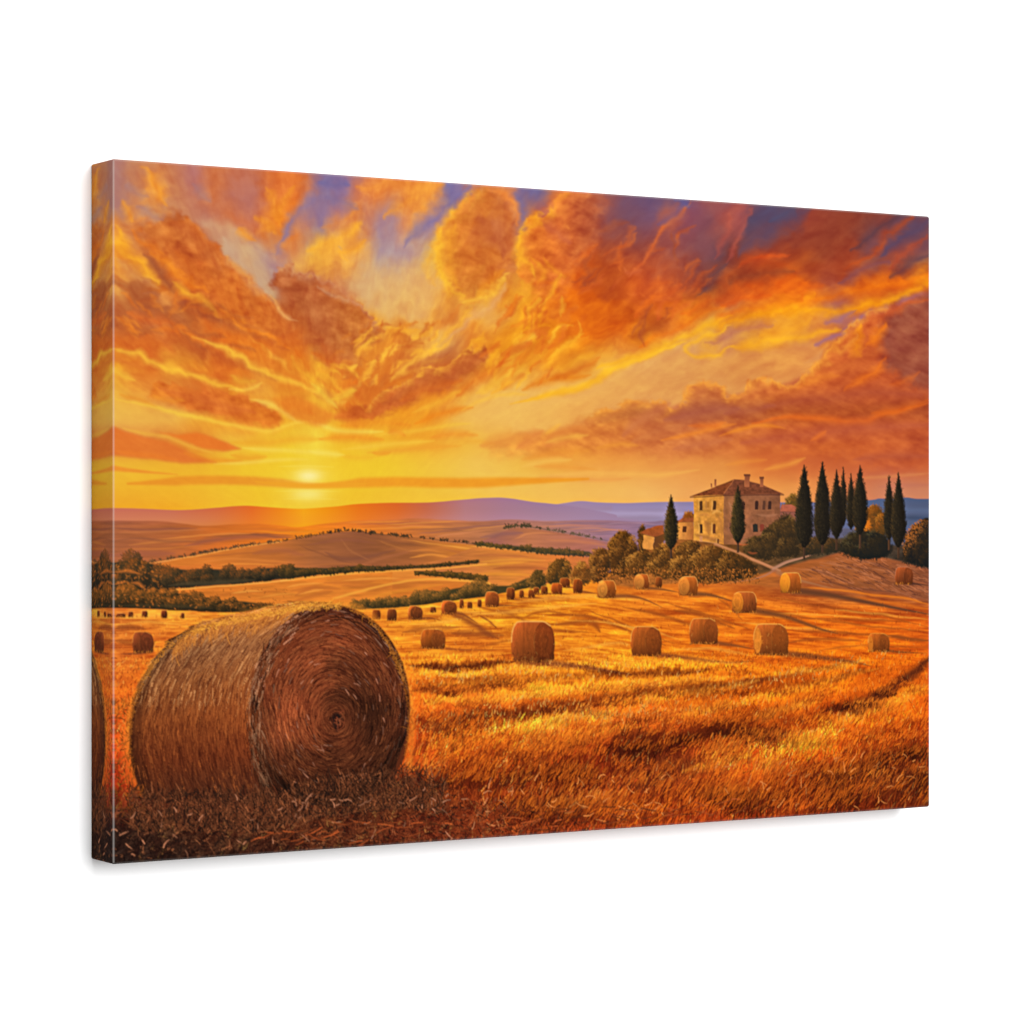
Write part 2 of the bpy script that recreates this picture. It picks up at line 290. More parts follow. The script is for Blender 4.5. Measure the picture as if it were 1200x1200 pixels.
def paint_sky():
    global WX, WY
    cx, cy = 385.0, 640.0
    th = np.arctan2(PY - cy, PX - cx); r = np.hypot(PX - cx, PY - cy)
    rx, ry = np.cos(th), np.sin(th)
    # wobble: ragged across the rays that fan out from the sun, calm near the horizon
    amp = sstep(30, 230, 600 - PY) * .85 + .15
    lr = np.log(r + 60)
    b1 = fbm(th * 8, lr * 4, 2, 5) - .5; b2 = fbm(th * 8 + 40, lr * 4 + 9, 6, 5) - .5
    n1 = fbm(PX / 15, PY / 12, 1, 3) - .5; n2 = fbm(PX / 15, PY / 12, 5, 3) - .5
    n3 = fbm(PX / 46, PY / 36, 3, 2) - .5; n4 = fbm(PX / 46, PY / 36, 0, 2) - .5
    BX = (b1 * 60 * rx - b2 * 34 * ry + n1 * 10) * amp; BY = ((b1 * 60 * ry + b2 * 34 * rx) + n2 * 8) * amp * (.3 + .7 * amp)
    WX = ((n3 * 14 + n1 * 11 + .16 * BX) * amp).astype(np.float32)
    WY = ((n4 * 12 + n2 * 9 + .16 * BY) * amp * (.3 + .7 * amp)).astype(np.float32)
    IMG[:] = SKY(PX + BX, PY + BY)
    def S(c, w, pts, alpha=1.0, soft=1.0, taper=1):
        stroke(c, w * 1.25, pts, alpha * .92, 1.5 if soft == 1 else soft, taper)
    # --- upper left cloud
    poly((212, 168, 126), [(236, 262), (258, 282), (286, 306), (306, 326), (318, 344), (322, 322), (312, 296), (292, 272), (262, 258)], 10, .42, curve=True)
    poly(hgrad((420, (222, 176, 118)), (500, (232, 176, 104))), [(418, 332), (450, 318), (500, 318), (516, 340), (500, 372), (462, 376), (436, 360)], 12, .6, curve=True)
    cloud([(140, 264), (158, 252), (178, 247), (200, 248), (222, 260), (240, 276), (262, 300), (285, 322), (305, 342), (325, 362), (346, 388), (300, 400), (240, 382), (200, 348), (166, 300)], hgrad((140, (206, 108, 46)), (220, (196, 94, 44)), (300, (206, 104, 42)), (346, (200, 98, 44))),
          [(226, 262), (240, 276), (262, 300), (285, 322), (305, 342), (325, 362), (346, 388)], (226, 128, 58), 6, 3, .85, 1.0, 1)
    S((192, 94, 52), 20, [(205, 262), (225, 278), (243, 294), (258, 318)], .6)
    S((212, 105, 40), 22, [(205, 300), (235, 330), (262, 350), (290, 372)], .6)
    S((238, 130, 38), 10, [(176, 292), (196, 308), (214, 328), (240, 345)], .8)
    S((236, 125, 36), 9, [(155, 268), (172, 284), (190, 296)], .7)
    S((166, 90, 55), 11, [(168, 296), (178, 308), (190, 326), (201, 344)], .9)
    S((250, 172, 44), 13, [(137, 272), (142, 288), (160, 306), (182, 330)], .85)
    S((232, 165, 85), 10, [(134, 304), (150, 318), (168, 326), (184, 336)], .6)
    S((250, 178, 50), 11, [(199, 328), (210, 340), (224, 352)], .95)
    S((250, 165, 45), 8, [(222, 346), (240, 358), (256, 372)], .9)
    S((240, 138, 42), 6, [(258, 366), (272, 374), (290, 380)], .85)
    S((240, 150, 62), 9, [(188, 342), (193, 347), (197, 352)], .9, .6)
    S((196, 128, 92), 9, [(172, 342), (200, 352), (216, 357)], .5)
    S((168, 84, 50), 16, [(134, 332), (160, 344), (196, 358), (238, 364), (262, 378)], .75)
    S((174, 84, 46), 12, [(216, 358), (250, 372), (280, 386), (310, 398)], .7)
    S((225, 108, 44), 11, [(146, 366), (176, 372), (206, 382)], .7)
    S((238, 125, 36), 6, [(278, 384), (310, 395), (340, 408)], .7)
    S((172, 86, 48), 12, [(134, 380), (160, 385), (186, 390)], .6)
    S((245, 160, 60), 7, [(268, 304), (280, 318), (292, 330)], .8)
    S((240, 155, 70), 6, [(290, 330), (302, 340), (312, 350)], .7)
    # --- pale gap and the blue-violet ray
    S((208, 166, 130), 18, [(262, 284), (280, 306), (304, 332), (316, 345)], .75)
    S((140, 118, 152), 15, [(384, 205), (370, 228), (350, 252), (328, 282)], .75)
    S((150, 122, 150), 8, [(345, 258), (330, 282), (318, 300)], .6)
    for q in ([(170, 200), (180, 222), (195, 240)], [(146, 232), (150, 248), (156, 258)], [(310, 222), (318, 240), (330, 262)], [(300, 250), (312, 262), (322, 276)],
              [(282, 268), (290, 276), (300, 284)], [(340, 222), (332, 240), (330, 256)]):
        S((244, 152, 46), 11, q, .75)
    for q in ([(150, 214), (160, 224), (172, 232)], [(160, 240), (175, 250), (190, 256)], [(224, 210), (236, 222), (250, 236)]):
        S((165, 125, 130), 10, q, .5)
    # --- yellow patch and the orange bands in the upper middle
    S((248, 172, 52), 22, [(366, 296), (385, 288), (404, 276), (420, 262)], .85)
    S((247, 168, 52), 12, [(400, 296), (416, 292), (432, 280)], .85)
    S((246, 166, 54), 9, [(404, 300), (412, 308)], .8)
    S((240, 150, 60), 14, [(376, 268), (390, 262), (410, 246)], .6)
    S((190, 145, 125), 6, [(396, 288), (404, 292)], .6)
    S((240, 150, 55), 15, [(452, 258), (470, 246), (500, 230), (524, 214)], .85)
    S((236, 142, 58), 13, [(414, 222), (436, 222), (462, 214), (490, 218)], .8)
    S((240, 150, 60), 10, [(484, 252), (494, 240), (508, 230)], .7)
    S((134, 116, 154), 13, [(556, 218), (530, 236), (508, 256), (488, 276), (476, 290)], .8)
    S((178, 148, 152), 12, [(450, 292), (470, 298), (488, 290), (500, 276)], .5)
    S((132, 112, 148), 8, [(376, 232), (396, 236), (416, 242)], .5)
    S((120, 104, 148), 10, [(374, 210), (392, 216), (404, 218)], .8)
    # --- round cloud
    cloud([(566, 222), (548, 233), (528, 250), (516, 272), (512, 300), (517, 326), (530, 348), (552, 354), (580, 342), (602, 322), (611, 296), (611, 262), (600, 238), (584, 224)], (212, 114, 46),
          [(548, 233), (526, 252), (515, 274), (512, 300), (517, 326), (530, 348), (548, 356)], (246, 174, 54), 13, 6, .8, 1.2, 3, .26)
    S((188, 92, 55), 40, [(556, 258), (572, 272), (584, 288)], .85)
    S((186, 92, 60), 24, [(575, 262), (590, 276), (592, 300)], .7)
    S((198, 102, 45), 22, [(564, 284), (570, 300), (566, 322)], .7)
    S((250, 188, 52), 10, [(518, 272), (514, 288), (516, 312), (524, 334), (538, 352)], .7)
    S((245, 165, 42), 12, [(532, 262), (525, 290), (530, 318), (540, 342)], .6)
    S((236, 135, 60), 10, [(574, 220), (590, 232), (602, 246), (608, 266)], .85)
    S((240, 150, 65), 9, [(556, 228), (544, 240), (534, 252)], .8)
    S((205, 112, 40), 8, [(548, 342), (558, 328), (572, 312)], .7)
    S((230, 135, 35), 10, [(552, 352), (574, 338), (598, 318)], .8)
    S((130, 108, 140), 9, [(604, 226), (614, 246), (613, 262)], .5)
    S((205, 140, 105), 6, [(608, 285), (614, 300)], .6)
    S((248, 186, 62), 8, [(538, 360), (560, 352), (580, 342), (602, 324)], .9)
    S((232, 168, 98), 9, [(524, 402), (548, 380), (572, 358), (596, 334)], .8)
    S((222, 128, 48), 9, [(500, 398), (522, 376), (540, 362)], .8)
    S((248, 178, 56), 7, [(512, 402), (536, 382), (552, 366)], .7)
    S((248, 178, 60), 8, [(505, 300), (500, 316), (510, 335)], .5)
    # --- dark clump left of the centre
    cloud([(320, 332), (326, 318), (338, 313), (352, 322), (366, 324), (380, 327), (396, 337), (408, 347), (422, 352), (430, 368), (444, 382), (440, 402), (428, 424), (410, 440), (392, 440), (372, 424), (354, 400), (340, 372), (330, 352)], hgrad((322, (186, 98, 58)), (370, (184, 94, 54)), (440, (206, 118, 50))),
          [(326, 318), (338, 313), (352, 322), (380, 327), (408, 347), (430, 366), (446, 384)], (212, 142, 92), 5, 3, .92, 1.1, 2)
    S((180, 92, 52), 34, [(350, 350), (370, 372), (380, 396)], .7)
    S((182, 88, 44), 22, [(322, 350), (346, 376), (370, 400), (384, 412)], .6)
    S((236, 172, 98), 5, [(316, 344), (328, 358), (342, 372), (350, 378)], .9)
    S((216, 160, 110), 5, [(378, 338), (396, 348), (412, 354)], .7)
    S((210, 130, 80), 9, [(386, 334), (408, 344), (424, 360)], .7)
    for q in ([(402, 402), (408, 396)], [(430, 386), (438, 376)], [(456, 398), (468, 392), (478, 396)], [(424, 420), (434, 430)], [(440, 436), (448, 430)], [(470, 412), (482, 402), (490, 390)]):
        S((208, 112, 42), 10, q, .8)
    S((222, 108, 34), 16, [(372, 418), (392, 428), (412, 440), (420, 452)], .75)
    S((200, 96, 44), 16, [(380, 408), (398, 422), (416, 434)], .6)
    # --- big fan on the right
    cloud([(662, 220), (654, 230), (650, 246), (638, 252), (622, 257), (611, 270), (605, 292), (606, 316), (618, 348), (650, 352), (690, 310), (712, 250), (700, 224)], hgrad((605, (236, 132, 44)), (650, (216, 106, 46)), (710, (176, 84, 56))),
          [(662, 220), (652, 232), (648, 247), (636, 252), (620, 258), (611, 270), (605, 292), (606, 316)], (250, 166, 48), 8, 3, .85, 1.1, 4)
    S((250, 172, 42), 9, [(614, 268), (611, 288), (616, 306), (630, 326)], .9)
    S((248, 168, 40), 7, [(622, 268), (632, 258), (640, 254)], .6)
    S((236, 132, 58), 12, [(656, 226), (652, 240), (662, 254), (666, 268)], .85)
    S((200, 100, 68), 14, [(636, 262), (650, 272), (662, 286)], .6)
    S((248, 158, 38), 8, [(626, 306), (640, 322), (634, 338)], .7)
    S((246, 152, 36), 7, [(640, 300), (648, 314), (664, 330)], .6)
    S((208, 92, 35), 26, [(660, 300), (676, 322), (690, 344)], .45)
    S((182, 76, 34), 30, [(692, 330), (712, 338), (706, 356)], .6)
    S((225, 110, 50), 6, [(808, 238), (794, 252), (777, 272), (766, 290), (754, 306), (733, 328)], .85)
    S((215, 105, 58), 6, [(728, 316), (736, 324), (748, 318)], .6)
    S((110, 86, 128), 12, [(796, 240), (786, 256), (768, 266)], .6)
    S((90, 92, 152), 9, [(790, 234), (800, 240), (804, 246)], .6)
    S((242, 116, 34), 10, [(774, 344), (760, 354), (748, 366), (736, 374)], .7)
    S((226, 104, 42), 8, [(796, 330), (784, 342), (770, 352)], .6)
    S((104, 66, 72), 11, [(818, 348), (836, 328), (858, 306)], .75)
    S((184, 84, 68), 8, [(834, 300), (850, 278), (860, 252)], .6)
    S((188, 88, 72), 7, [(856, 306), (868, 284), (884, 246)], .6)
    S((182, 80, 28), 16, [(736, 392), (760, 386), (786, 372)], .7)
    S((238, 125, 28), 7, [(716, 398), (740, 382), (756, 372)], .6)
    S((250, 172, 40), 6, [(618, 400), (632, 380), (646, 356)], .55)
    S((216, 112, 38), 8, [(626, 372), (636, 360), (644, 352)], .6)
    S((214, 110, 36), 9, [(650, 378), (656, 366), (660, 356)], .6)
    S((250, 186, 60), 7, [(612, 408), (622, 398), (632, 392)], .8)
    S((250, 180, 46), 6, [(640, 424), (664, 406), (684, 392)], .7)
    S((250, 182, 42), 6, [(620, 440), (632, 422), (640, 408)], .7)
    S((222, 104, 28), 12, [(640, 412), (660, 396), (690, 374)], .55)
    S((224, 116, 32), 10, [(612, 428), (618, 416), (622, 402)], .7)
    S((226, 118, 30), 11, [(648, 448), (676, 436), (704, 420)], .7)
    S((232, 130, 28), 9, [(616, 458), (648, 448), (690, 440)], .8)
    S((250, 184, 48), 7, [(612, 472), (650, 464), (690, 450), (724, 432)], .85)
    S((250, 178, 36), 10, [(700, 434), (728, 424), (758, 414), (806, 394), (830, 384), (860, 371)], .95)
    S((240, 120, 22), 12, [(748, 404), (790, 388), (824, 370), (856, 356)], .7)
    S((230, 95, 22), 14, [(800, 370), (836, 354), (870, 348), (905, 344)], .6)
    # --- bright belt to the right edge
    S((226, 92, 20), 16, [(850, 356), (890, 346), (930, 340), (966, 336)], .6)
    S((240, 118, 16), 15, [(850, 370), (896, 360), (940, 352), (990, 346), (1040, 334), (1092, 324)], .8, taper=0)
    S((250, 160, 20), 11, [(845, 384), (880, 372), (920, 362), (958, 366), (990, 366), (1030, 356), (1092, 334)], .9, taper=0)
    S((250, 150, 25), 7, [(930, 362), (944, 352), (956, 342)], .7)
    S((240, 110, 22), 6, [(938, 352), (944, 340), (950, 332)], .6)
    S((250, 172, 34), 10, [(858, 410), (892, 404), (930, 394), (980, 386)], .85)
    S((250, 165, 32), 14, [(890, 398), (920, 386), (950, 374)], .6)
    S((250, 180, 42), 6, [(860, 384), (826, 396), (806, 408), (812, 419), (836, 416), (862, 408)], .95)
    S((196, 120, 85), 8, [(828, 404), (850, 396), (880, 388), (908, 380)], .8)
    S((216, 128, 60), 7, [(866, 390), (886, 386), (912, 376)], .5)
    S((165, 105, 125), 9, [(952, 404), (980, 392), (1010, 376), (1040, 362), (1072, 350), (1090, 347)], .95)
    S((170, 108, 118), 6, [(966, 380), (988, 374), (1004, 366)], .8)
    S((190, 115, 95), 6, [(940, 426), (956, 418), (966, 410)], .6)
    # --- dark streaks up in the right corner
    S((84, 74, 106), 24, [(872, 300), (896, 276), (924, 258), (950, 244)], .6)
    S((72, 82, 118), 14, [(900, 262), (920, 252), (932, 246)], .5)
    S((150, 66, 44), 26, [(930, 290), (960, 272), (1000, 258), (1034, 250)], .7)
    S((196, 78, 34), 7, [(870, 318), (890, 306), (920, 302)], .8)
    S((215, 85, 32), 5, [(890, 304), (904, 304), (926, 300)], .7)
    S((132, 60, 40), 14, [(858, 332), (890, 326), (930, 320)], .6)
    S((164, 62, 34), 16, [(930, 324), (966, 316), (1000, 312)], .6)
    S((92, 58, 68), 11, [(1000, 294), (1020, 282), (1040, 268), (1056, 256)], .8)
    S((182, 72, 34), 7, [(990, 316), (1016, 306), (1034, 294), (1050, 276), (1066, 264), (1080, 254)], .9)
    S((92, 70, 96), 13, [(1036, 300), (1060, 280), (1092, 260)], .9)
    S((172, 72, 48), 7, [(1046, 316), (1066, 298), (1092, 276)], .85)
    S((98, 62, 72), 10, [(1046, 326), (1066, 312), (1092, 300)], .7)
    S((132, 74, 84), 12, [(984, 336), (1010, 322), (1046, 308)], .75)
    S((150, 68, 42), 8, [(1056, 328), (1074, 320), (1092, 314)], .6)
    # --- the pale gap under the belt and the long cumulus bank below it
    poly(hgrad((600, (242, 188, 92)), (680, (236, 174, 88)), (760, (230, 164, 88)), (860, (226, 152, 76)), (960, (222, 140, 72))), [(592, 480), (640, 472), (680, 462), (712, 444), (744, 430), (776, 420), (800, 412), (812, 424), (850, 418), (900, 412), (944, 404), (966, 410), (950, 440), (880, 462), (820, 470), (740, 490), (660, 506), (600, 508)], 4, .75, wob=.7)
    S((250, 184, 46), 6, [(600, 474), (640, 466), (680, 454), (712, 436), (744, 424), (780, 410), (804, 402)], .9, .8)
    cloud([(560, 528), (600, 512), (640, 506), (672, 496), (704, 484), (737, 474), (770, 472), (784, 480), (802, 468), (812, 452), (827, 447), (846, 452), (856, 466), (871, 458), (887, 445), (904, 445), (930, 450), (954, 431), (966, 420), (977, 404), (988, 391), (1008, 375), (1033, 364), (1058, 353), (1096, 343), (1096, 540), (1000, 545), (900, 535), (800, 540), (700, 536), (600, 540)],
          lambda x, y: hgrad((560, (232, 150, 60)), (640, (228, 136, 56)), (720, (216, 122, 54)), (800, (208, 114, 60)), (860, (204, 106, 52)), (940, (208, 100, 42)), (1010, (202, 92, 42)), (1092, (192, 86, 46)))(x, y) * (1 - .10 * np.exp(-((y - 482) / 16) ** 2))[..., None],
          [(704, 484), (737, 474), (770, 472), (784, 480), (802, 468), (812, 452), (827, 447), (846, 452), (856, 466), (871, 458), (887, 445), (904, 445), (930, 450), (954, 431), (966, 420), (977, 404), (988, 391), (1008, 375), (1033, 364)], (246, 160, 58), 6, 3, .85, 1.0, 5, .26)
    # --- cumulus at the right edge
    cloud([(1042, 372), (1066, 359), (1098, 350), (1098, 452), (1060, 446), (1040, 426), (1032, 398)], (150, 76, 58), None, soft=10, alpha=.8, puff=1.0, seed=6, shade=.2)
    S((218, 102, 45), 8, [(1008, 384), (1026, 372), (1050, 362), (1092, 352)], .7)
    S((248, 150, 30), 13, [(1006, 384), (1000, 398), (1006, 412), (1014, 418)], .9)
    S((244, 128, 26), 14, [(1014, 404), (1026, 396), (1032, 380)], .85)
    S((240, 150, 55), 8, [(978, 404), (984, 412), (992, 402), (998, 392)], .85)
    S((206, 100, 44), 26, [(976, 440), (1004, 424), (1030, 412)], .6)
    S((240, 120, 32), 10, [(994, 460), (1012, 448), (1028, 436), (1034, 424)], .85)
    S((228, 108, 38), 7, [(1044, 452), (1060, 446), (1076, 440)], .6)
    # --- cumulus over the house
    S((234, 130, 42), 10, [(936, 456), (958, 446), (984, 440)], .55)
    S((180, 84, 56), 18, [(900, 478), (940, 470), (984, 468), (1030, 462), (1080, 464)], .6)
    S((178, 90, 66), 12, [(850, 486), (880, 482), (910, 476)], .6)
    S((244, 142, 40), 5, [(842, 512), (870, 504), (892, 500), (920, 504)], .9)
    S((236, 110, 32), 7, [(880, 498), (930, 490), (980, 494), (1014, 496), (1040, 486), (1092, 474)], .85)
    S((222, 102, 30), 9, [(1024, 486), (1060, 480), (1092, 470)], .7)
    S((186, 86, 60), 18, [(870, 520), (920, 514), (970, 508), (1020, 504), (1090, 500)], .65)
    S((238, 120, 42), 5, [(950, 518), (962, 512), (970, 506)], .8)
    S((204, 96, 46), 7, [(980, 530), (1030, 524), (1080, 520)], .6)
    S((176, 82, 60), 9, [(1000, 540), (1040, 536), (1090, 536)], .55)
    S((242, 158, 62), 6, [(896, 552), (922, 546), (944, 538)], .85)
    S((240, 150, 56), 5, [(850, 546), (876, 542), (900, 540)], .6)
    S((222, 138, 80), 4, [(1008, 562), (1040, 560), (1090, 556)], .8)
    S((186, 108, 90), 5, [(1030, 572), (1060, 570), (1090, 570)], .5)
    # --- cloud bank left of the house
    S((206, 118, 70), 15, [(730, 512), (748, 496), (766, 486), (786, 474)], .8)
    S((214, 128, 60), 9, [(700, 498), (720, 486), (750, 474), (764, 474)], .7)
    S((178, 94, 70), 17, [(780, 494), (810, 486), (836, 482), (866, 480)], .8)
    S((206, 118, 66), 15, [(740, 520), (770, 506), (800, 500)], .6)
    S((244, 140, 44), 6, [(776, 518), (810, 510), (840, 502), (862, 498)], .85)
    S((244, 125, 38), 6, [(806, 500), (830, 500), (850, 496)], .7)
    S((202, 112, 70), 10, [(790, 528), (820, 522), (858, 516)], .6)
    S((220, 128, 62), 14, [(640, 524), (670, 506), (700, 492)], .5)
    S((226, 134, 62), 12, [(606, 528), (622, 514), (636, 506)], .85)
    S((228, 138, 58), 8, [(642, 516), (660, 506), (680, 502)], .7)
    S((246, 180, 70), 6, [(640, 520), (664, 514), (690, 512)], .8)
    S((248, 176, 62), 5, [(640, 510), (650, 504), (658, 498)], .7)
    S((236, 148, 52), 9, [(612, 540), (650, 532), (690, 530)], .6)
    S((246, 190, 85), 7, [(612, 548), (640, 542), (670, 540)], .8)
    S((236, 152, 58), 6, [(626, 548), (656, 548), (700, 552)], .8)
    S((246, 182, 84), 5, [(640, 558), (700, 556), (770, 558), (820, 552)], .8)
    S((238, 156, 74), 5, [(606, 566), (650, 562), (700, 564), (740, 562)], .8)
    S((246, 162, 54), 6, [(700, 526), (726, 522), (748, 524)], .6)
    # --- left, lower half: rays and islands
    S((196, 94, 44), 17, [(184, 398), (216, 406), (250, 418), (288, 430), (326, 447)], .8, taper=3)
    S((214, 108, 42), 13, [(134, 394), (160, 402), (190, 410)], .6)
    S((216, 114, 44), 10, [(134, 420), (160, 428), (194, 436)], .85, taper=3)
    S((248, 182, 54), 7, [(132, 405), (156, 413), (180, 425), (224, 442), (256, 450), (284, 457)], .95)
    S((240, 150, 50), 5, [(190, 412), (210, 414)], .7)
    S((248, 195, 72), 5, [(270, 458), (290, 456), (308, 448)], .9)
    S((248, 184, 56), 6, [(228, 397), (266, 413), (296, 430), (330, 445), (382, 465)], .95)
    S((244, 150, 50), 5, [(214, 394), (232, 400), (252, 408)], .7)
    S((245, 172, 60), 5, [(312, 410), (324, 422), (334, 432)], .7)
    S((246, 180, 48), 10, [(340, 418), (354, 436), (372, 452)], .7)
    S((226, 112, 34), 9, [(346, 410), (356, 426), (364, 436)], .7)
    S((240, 180, 52), 7, [(270, 440), (282, 448), (300, 446)], .6)
    cloud([(172, 466), (184, 450), (204, 449), (226, 460), (242, 455), (262, 463), (282, 461), (298, 472), (318, 480), (334, 492), (318, 504), (284, 500), (250, 490), (216, 478), (194, 470)], hgrad((172, (230, 130, 44)), (240, (212, 106, 44)), (330, (226, 124, 40))), [(184, 450), (204, 449), (226, 460), (242, 455), (262, 463), (282, 461), (298, 472), (318, 480)], (216, 112, 44), 3, 2.5, .95, .8, 2)
    S((206, 100, 46), 12, [(188, 454), (214, 464), (240, 470), (276, 480), (300, 484)], .8)
    S((240, 150, 46), 6, [(180, 464), (196, 470), (214, 470)], .8)
    S((228, 125, 38), 12, [(330, 474), (350, 478), (370, 488)], .7)
    S((248, 200, 66), 5, [(132, 468), (160, 473), (188, 480), (234, 492), (284, 502), (317, 506), (349, 496), (382, 500)], .95)
    S((246, 205, 86), 6, [(296, 470), (318, 476), (334, 484), (346, 494)], .9)
    S((250, 210, 80), 4, [(344, 478), (344, 492), (356, 498)], .6)
    S((236, 150, 45), 5, [(136, 462), (160, 468), (184, 478)], .7)
    S((248, 190, 60), 7, [(132, 434), (146, 440), (160, 446)], .9)
    poly((222, 114, 48), [(126, 498), (146, 506), (170, 512), (194, 518), (216, 528), (234, 536), (252, 543), (216, 544), (170, 538), (126, 534)], 3, .95)
    S((236, 130, 44), 6, [(134, 530), (170, 534), (210, 540)], .7)
    poly((228, 118, 44), [(190, 507), (210, 511), (230, 509), (248, 514), (268, 520), (282, 527), (262, 530), (236, 526), (214, 518)], 2.5, .95)
    S((246, 190, 66), 5, [(142, 502), (166, 508), (194, 512), (222, 524), (250, 532)], .7)
    S((236, 140, 40), 6, [(216, 532), (246, 540), (284, 541)], .8)
    S((240, 165, 42), 10, [(272, 520), (310, 520), (350, 516), (376, 516)], .7)
    S((236, 148, 40), 9, [(270, 534), (290, 538), (312, 536)], .7)
    S((248, 216, 84), 5, [(284, 526), (310, 528), (346, 530), (380, 534)], .9)
    S((248, 215, 90), 4, [(250, 545), (290, 543), (330, 540), (362, 540)], .8)
    S((238, 145, 45), 7, [(128, 549), (160, 553), (208, 557)], .95, .5, 3)
    S((236, 150, 40), 10, [(150, 568), (190, 566), (224, 564), (270, 564), (310, 566), (350, 569), (390, 570)], .95, .5)
    S((240, 154, 36), 11, [(356, 571), (400, 569), (430, 567), (470, 566), (510, 567), (560, 567), (620, 565), (690, 563)], .95, .5)
    # --- centre: the dark bank and its spiky top
    S((210, 102, 40), 20, [(392, 490), (420, 484), (446, 476), (470, 462)], .85)
    cloud([(430, 480), (446, 464), (456, 453), (470, 449), (484, 441), (496, 438), (508, 433), (522, 430), (536, 420), (548, 412), (562, 409), (573, 418), (566, 434), (548, 446), (520, 458), (490, 470), (460, 482), (430, 494), (404, 498), (388, 490), (410, 480)], hgrad((388, (216, 110, 40)), (440, (202, 98, 44)), (500, (190, 92, 46)), (570, (196, 100, 46))),
          [(430, 480), (446, 464), (470, 449), (496, 438), (522, 430), (548, 412), (562, 409)], (244, 166, 54), 4, 2, .9, 1.1, 7)
    S((190, 94, 48), 14, [(450, 474), (474, 461), (500, 453), (526, 444), (550, 430), (566, 418)], .6)
    S((214, 106, 38), 12, [(470, 470), (500, 458), (540, 448)], .7)
    S((220, 110, 34), 14, [(536, 464), (560, 446), (592, 428)], .85)
    S((222, 120, 36), 9, [(592, 456), (606, 446), (618, 440)], .7)
    S((236, 130, 28), 10, [(486, 498), (516, 486), (556, 478)], .85)
    S((238, 140, 36), 12, [(400, 500), (440, 496), (480, 500)], .6)
    S((250, 182, 60), 7, [(458, 448), (474, 436), (496, 416), (534, 396)], .9)
    puffs([(396, 410), (440, 376), (506, 380), (530, 396), (476, 438), (440, 456), (410, 452)], 70, [(212, 116, 44), (206, 108, 44), (248, 176, 54), (246, 168, 52), (250, 184, 60), (226, 134, 48)], 5.5, .7, 4)
    puffs([(380, 430), (420, 430), (450, 462), (400, 480), (370, 462)], 30, [(212, 112, 40), (248, 178, 50), (236, 146, 44)], 6, .6, 5, 1.6, .5)
    puffs([(560, 400), (612, 340), (660, 330), (680, 390), (640, 450), (590, 460)], 60, [(250, 176, 46), (224, 112, 34), (216, 104, 34), (248, 166, 40), (236, 130, 34)], 6, .6, 6, 2.0, -.9)
    puffs([(140, 330), (200, 310), (260, 360), (330, 400), (330, 430), (240, 410), (140, 390)], 40, [(238, 132, 42), (176, 86, 46), (228, 116, 40), (190, 94, 48)], 6, .5, 7, 2.4, .55)
    puffs([(680, 260), (800, 260), (860, 330), (760, 390), (690, 380)], 36, [(222, 104, 40), (170, 76, 44), (206, 92, 40)], 6, .45, 8, 2.4, -.8)
    S((246, 178, 52), 6, [(484, 484), (516, 472), (540, 458)], .8)
    S((246, 182, 58), 8, [(560, 462), (584, 448), (604, 436)], .8)
    S((248, 190, 70), 5, [(544, 482), (570, 468), (600, 462), (620, 464)], .9)
    S((246, 214, 84), 6, [(364, 494), (384, 502), (400, 507), (426, 507), (450, 508)], .95)
    S((246, 205, 66), 9, [(366, 452), (384, 466), (396, 478)], .8)
    S((244, 195, 56), 8, [(392, 470), (408, 464), (420, 458)], .7)
    S((240, 146, 38), 9, [(374, 516), (410, 513), (450, 517)], .85)
    S((246, 196, 62), 5, [(440, 512), (480, 508), (520, 500), (552, 498)], .7)
    S((238, 140, 40), 6, [(456, 510), (466, 508), (476, 512)], .7)
    S((238, 142, 42), 8, [(504, 514), (530, 510), (560, 512)], .7)
    S((240, 160, 48), 6, [(430, 532), (460, 530), (500, 526), (540, 524)], .8)
    S((238, 148, 40), 4, [(436, 532), (446, 534), (458, 532)], .8)
    S((248, 200, 66), 5, [(400, 528), (440, 524), (480, 520), (510, 518)], .8)
    S((240, 170, 56), 6, [(520, 522), (550, 518), (580, 522)], .7)
    S((232, 146, 60), 15, [(564, 524), (590, 518), (622, 514)], .8)
    S((244, 180, 75), 5, [(570, 530), (596, 528), (620, 532)], .6)
    S((248, 222, 96), 6, [(362, 530), (384, 533), (404, 535)], .9)
    S((242, 176, 44), 6, [(400, 536), (420, 538), (444, 536)], .6)
    # --- crisp lit edges and dark bellies over the left and centre clouds
    def E(c, w, pts, alpha=.9, taper=1): stroke(c, w * 1.8, pts, alpha * .5, 1.6, taper)
    E((176, 86, 48), 12, [(168, 288), (182, 306), (196, 330), (206, 346)], .7); E((178, 86, 46), 14, [(136, 336), (170, 350), (206, 360), (244, 370), (280, 388)], .6); E((180, 84, 44), 10, [(240, 372), (280, 390), (320, 404)], .6)
    E((184, 86, 42), 10, [(190, 404), (220, 412), (250, 420), (284, 432)], .6); E((198, 94, 40), 16, [(288, 340), (312, 362), (336, 388)], .5); E((190, 88, 42), 16, [(344, 388), (366, 406), (390, 424)], .6); E((226, 120, 36), 18, [(326, 404), (348, 424), (366, 438)], .6)
    poly((232, 134, 42), [(318, 470), (344, 466), (364, 472), (388, 486), (376, 500), (350, 494), (334, 484)], 5, .8, curve=True)
    E((224, 116, 38), 8, [(330, 474), (348, 478), (366, 486)], .7)
    E((248, 166, 44), 6, [(199, 326), (210, 340), (224, 351), (240, 360), (258, 372)]); E((242, 140, 38), 5, [(176, 294), (194, 308), (212, 326), (232, 340)], .8); E((240, 132, 36), 5, [(256, 372), (276, 380), (300, 390), (330, 404)], .8)
    E((250, 172, 46), 9, [(137, 270), (146, 290), (162, 308), (184, 332)], .7); E((242, 152, 64), 10, [(188, 342), (193, 347), (198, 353)], .9)
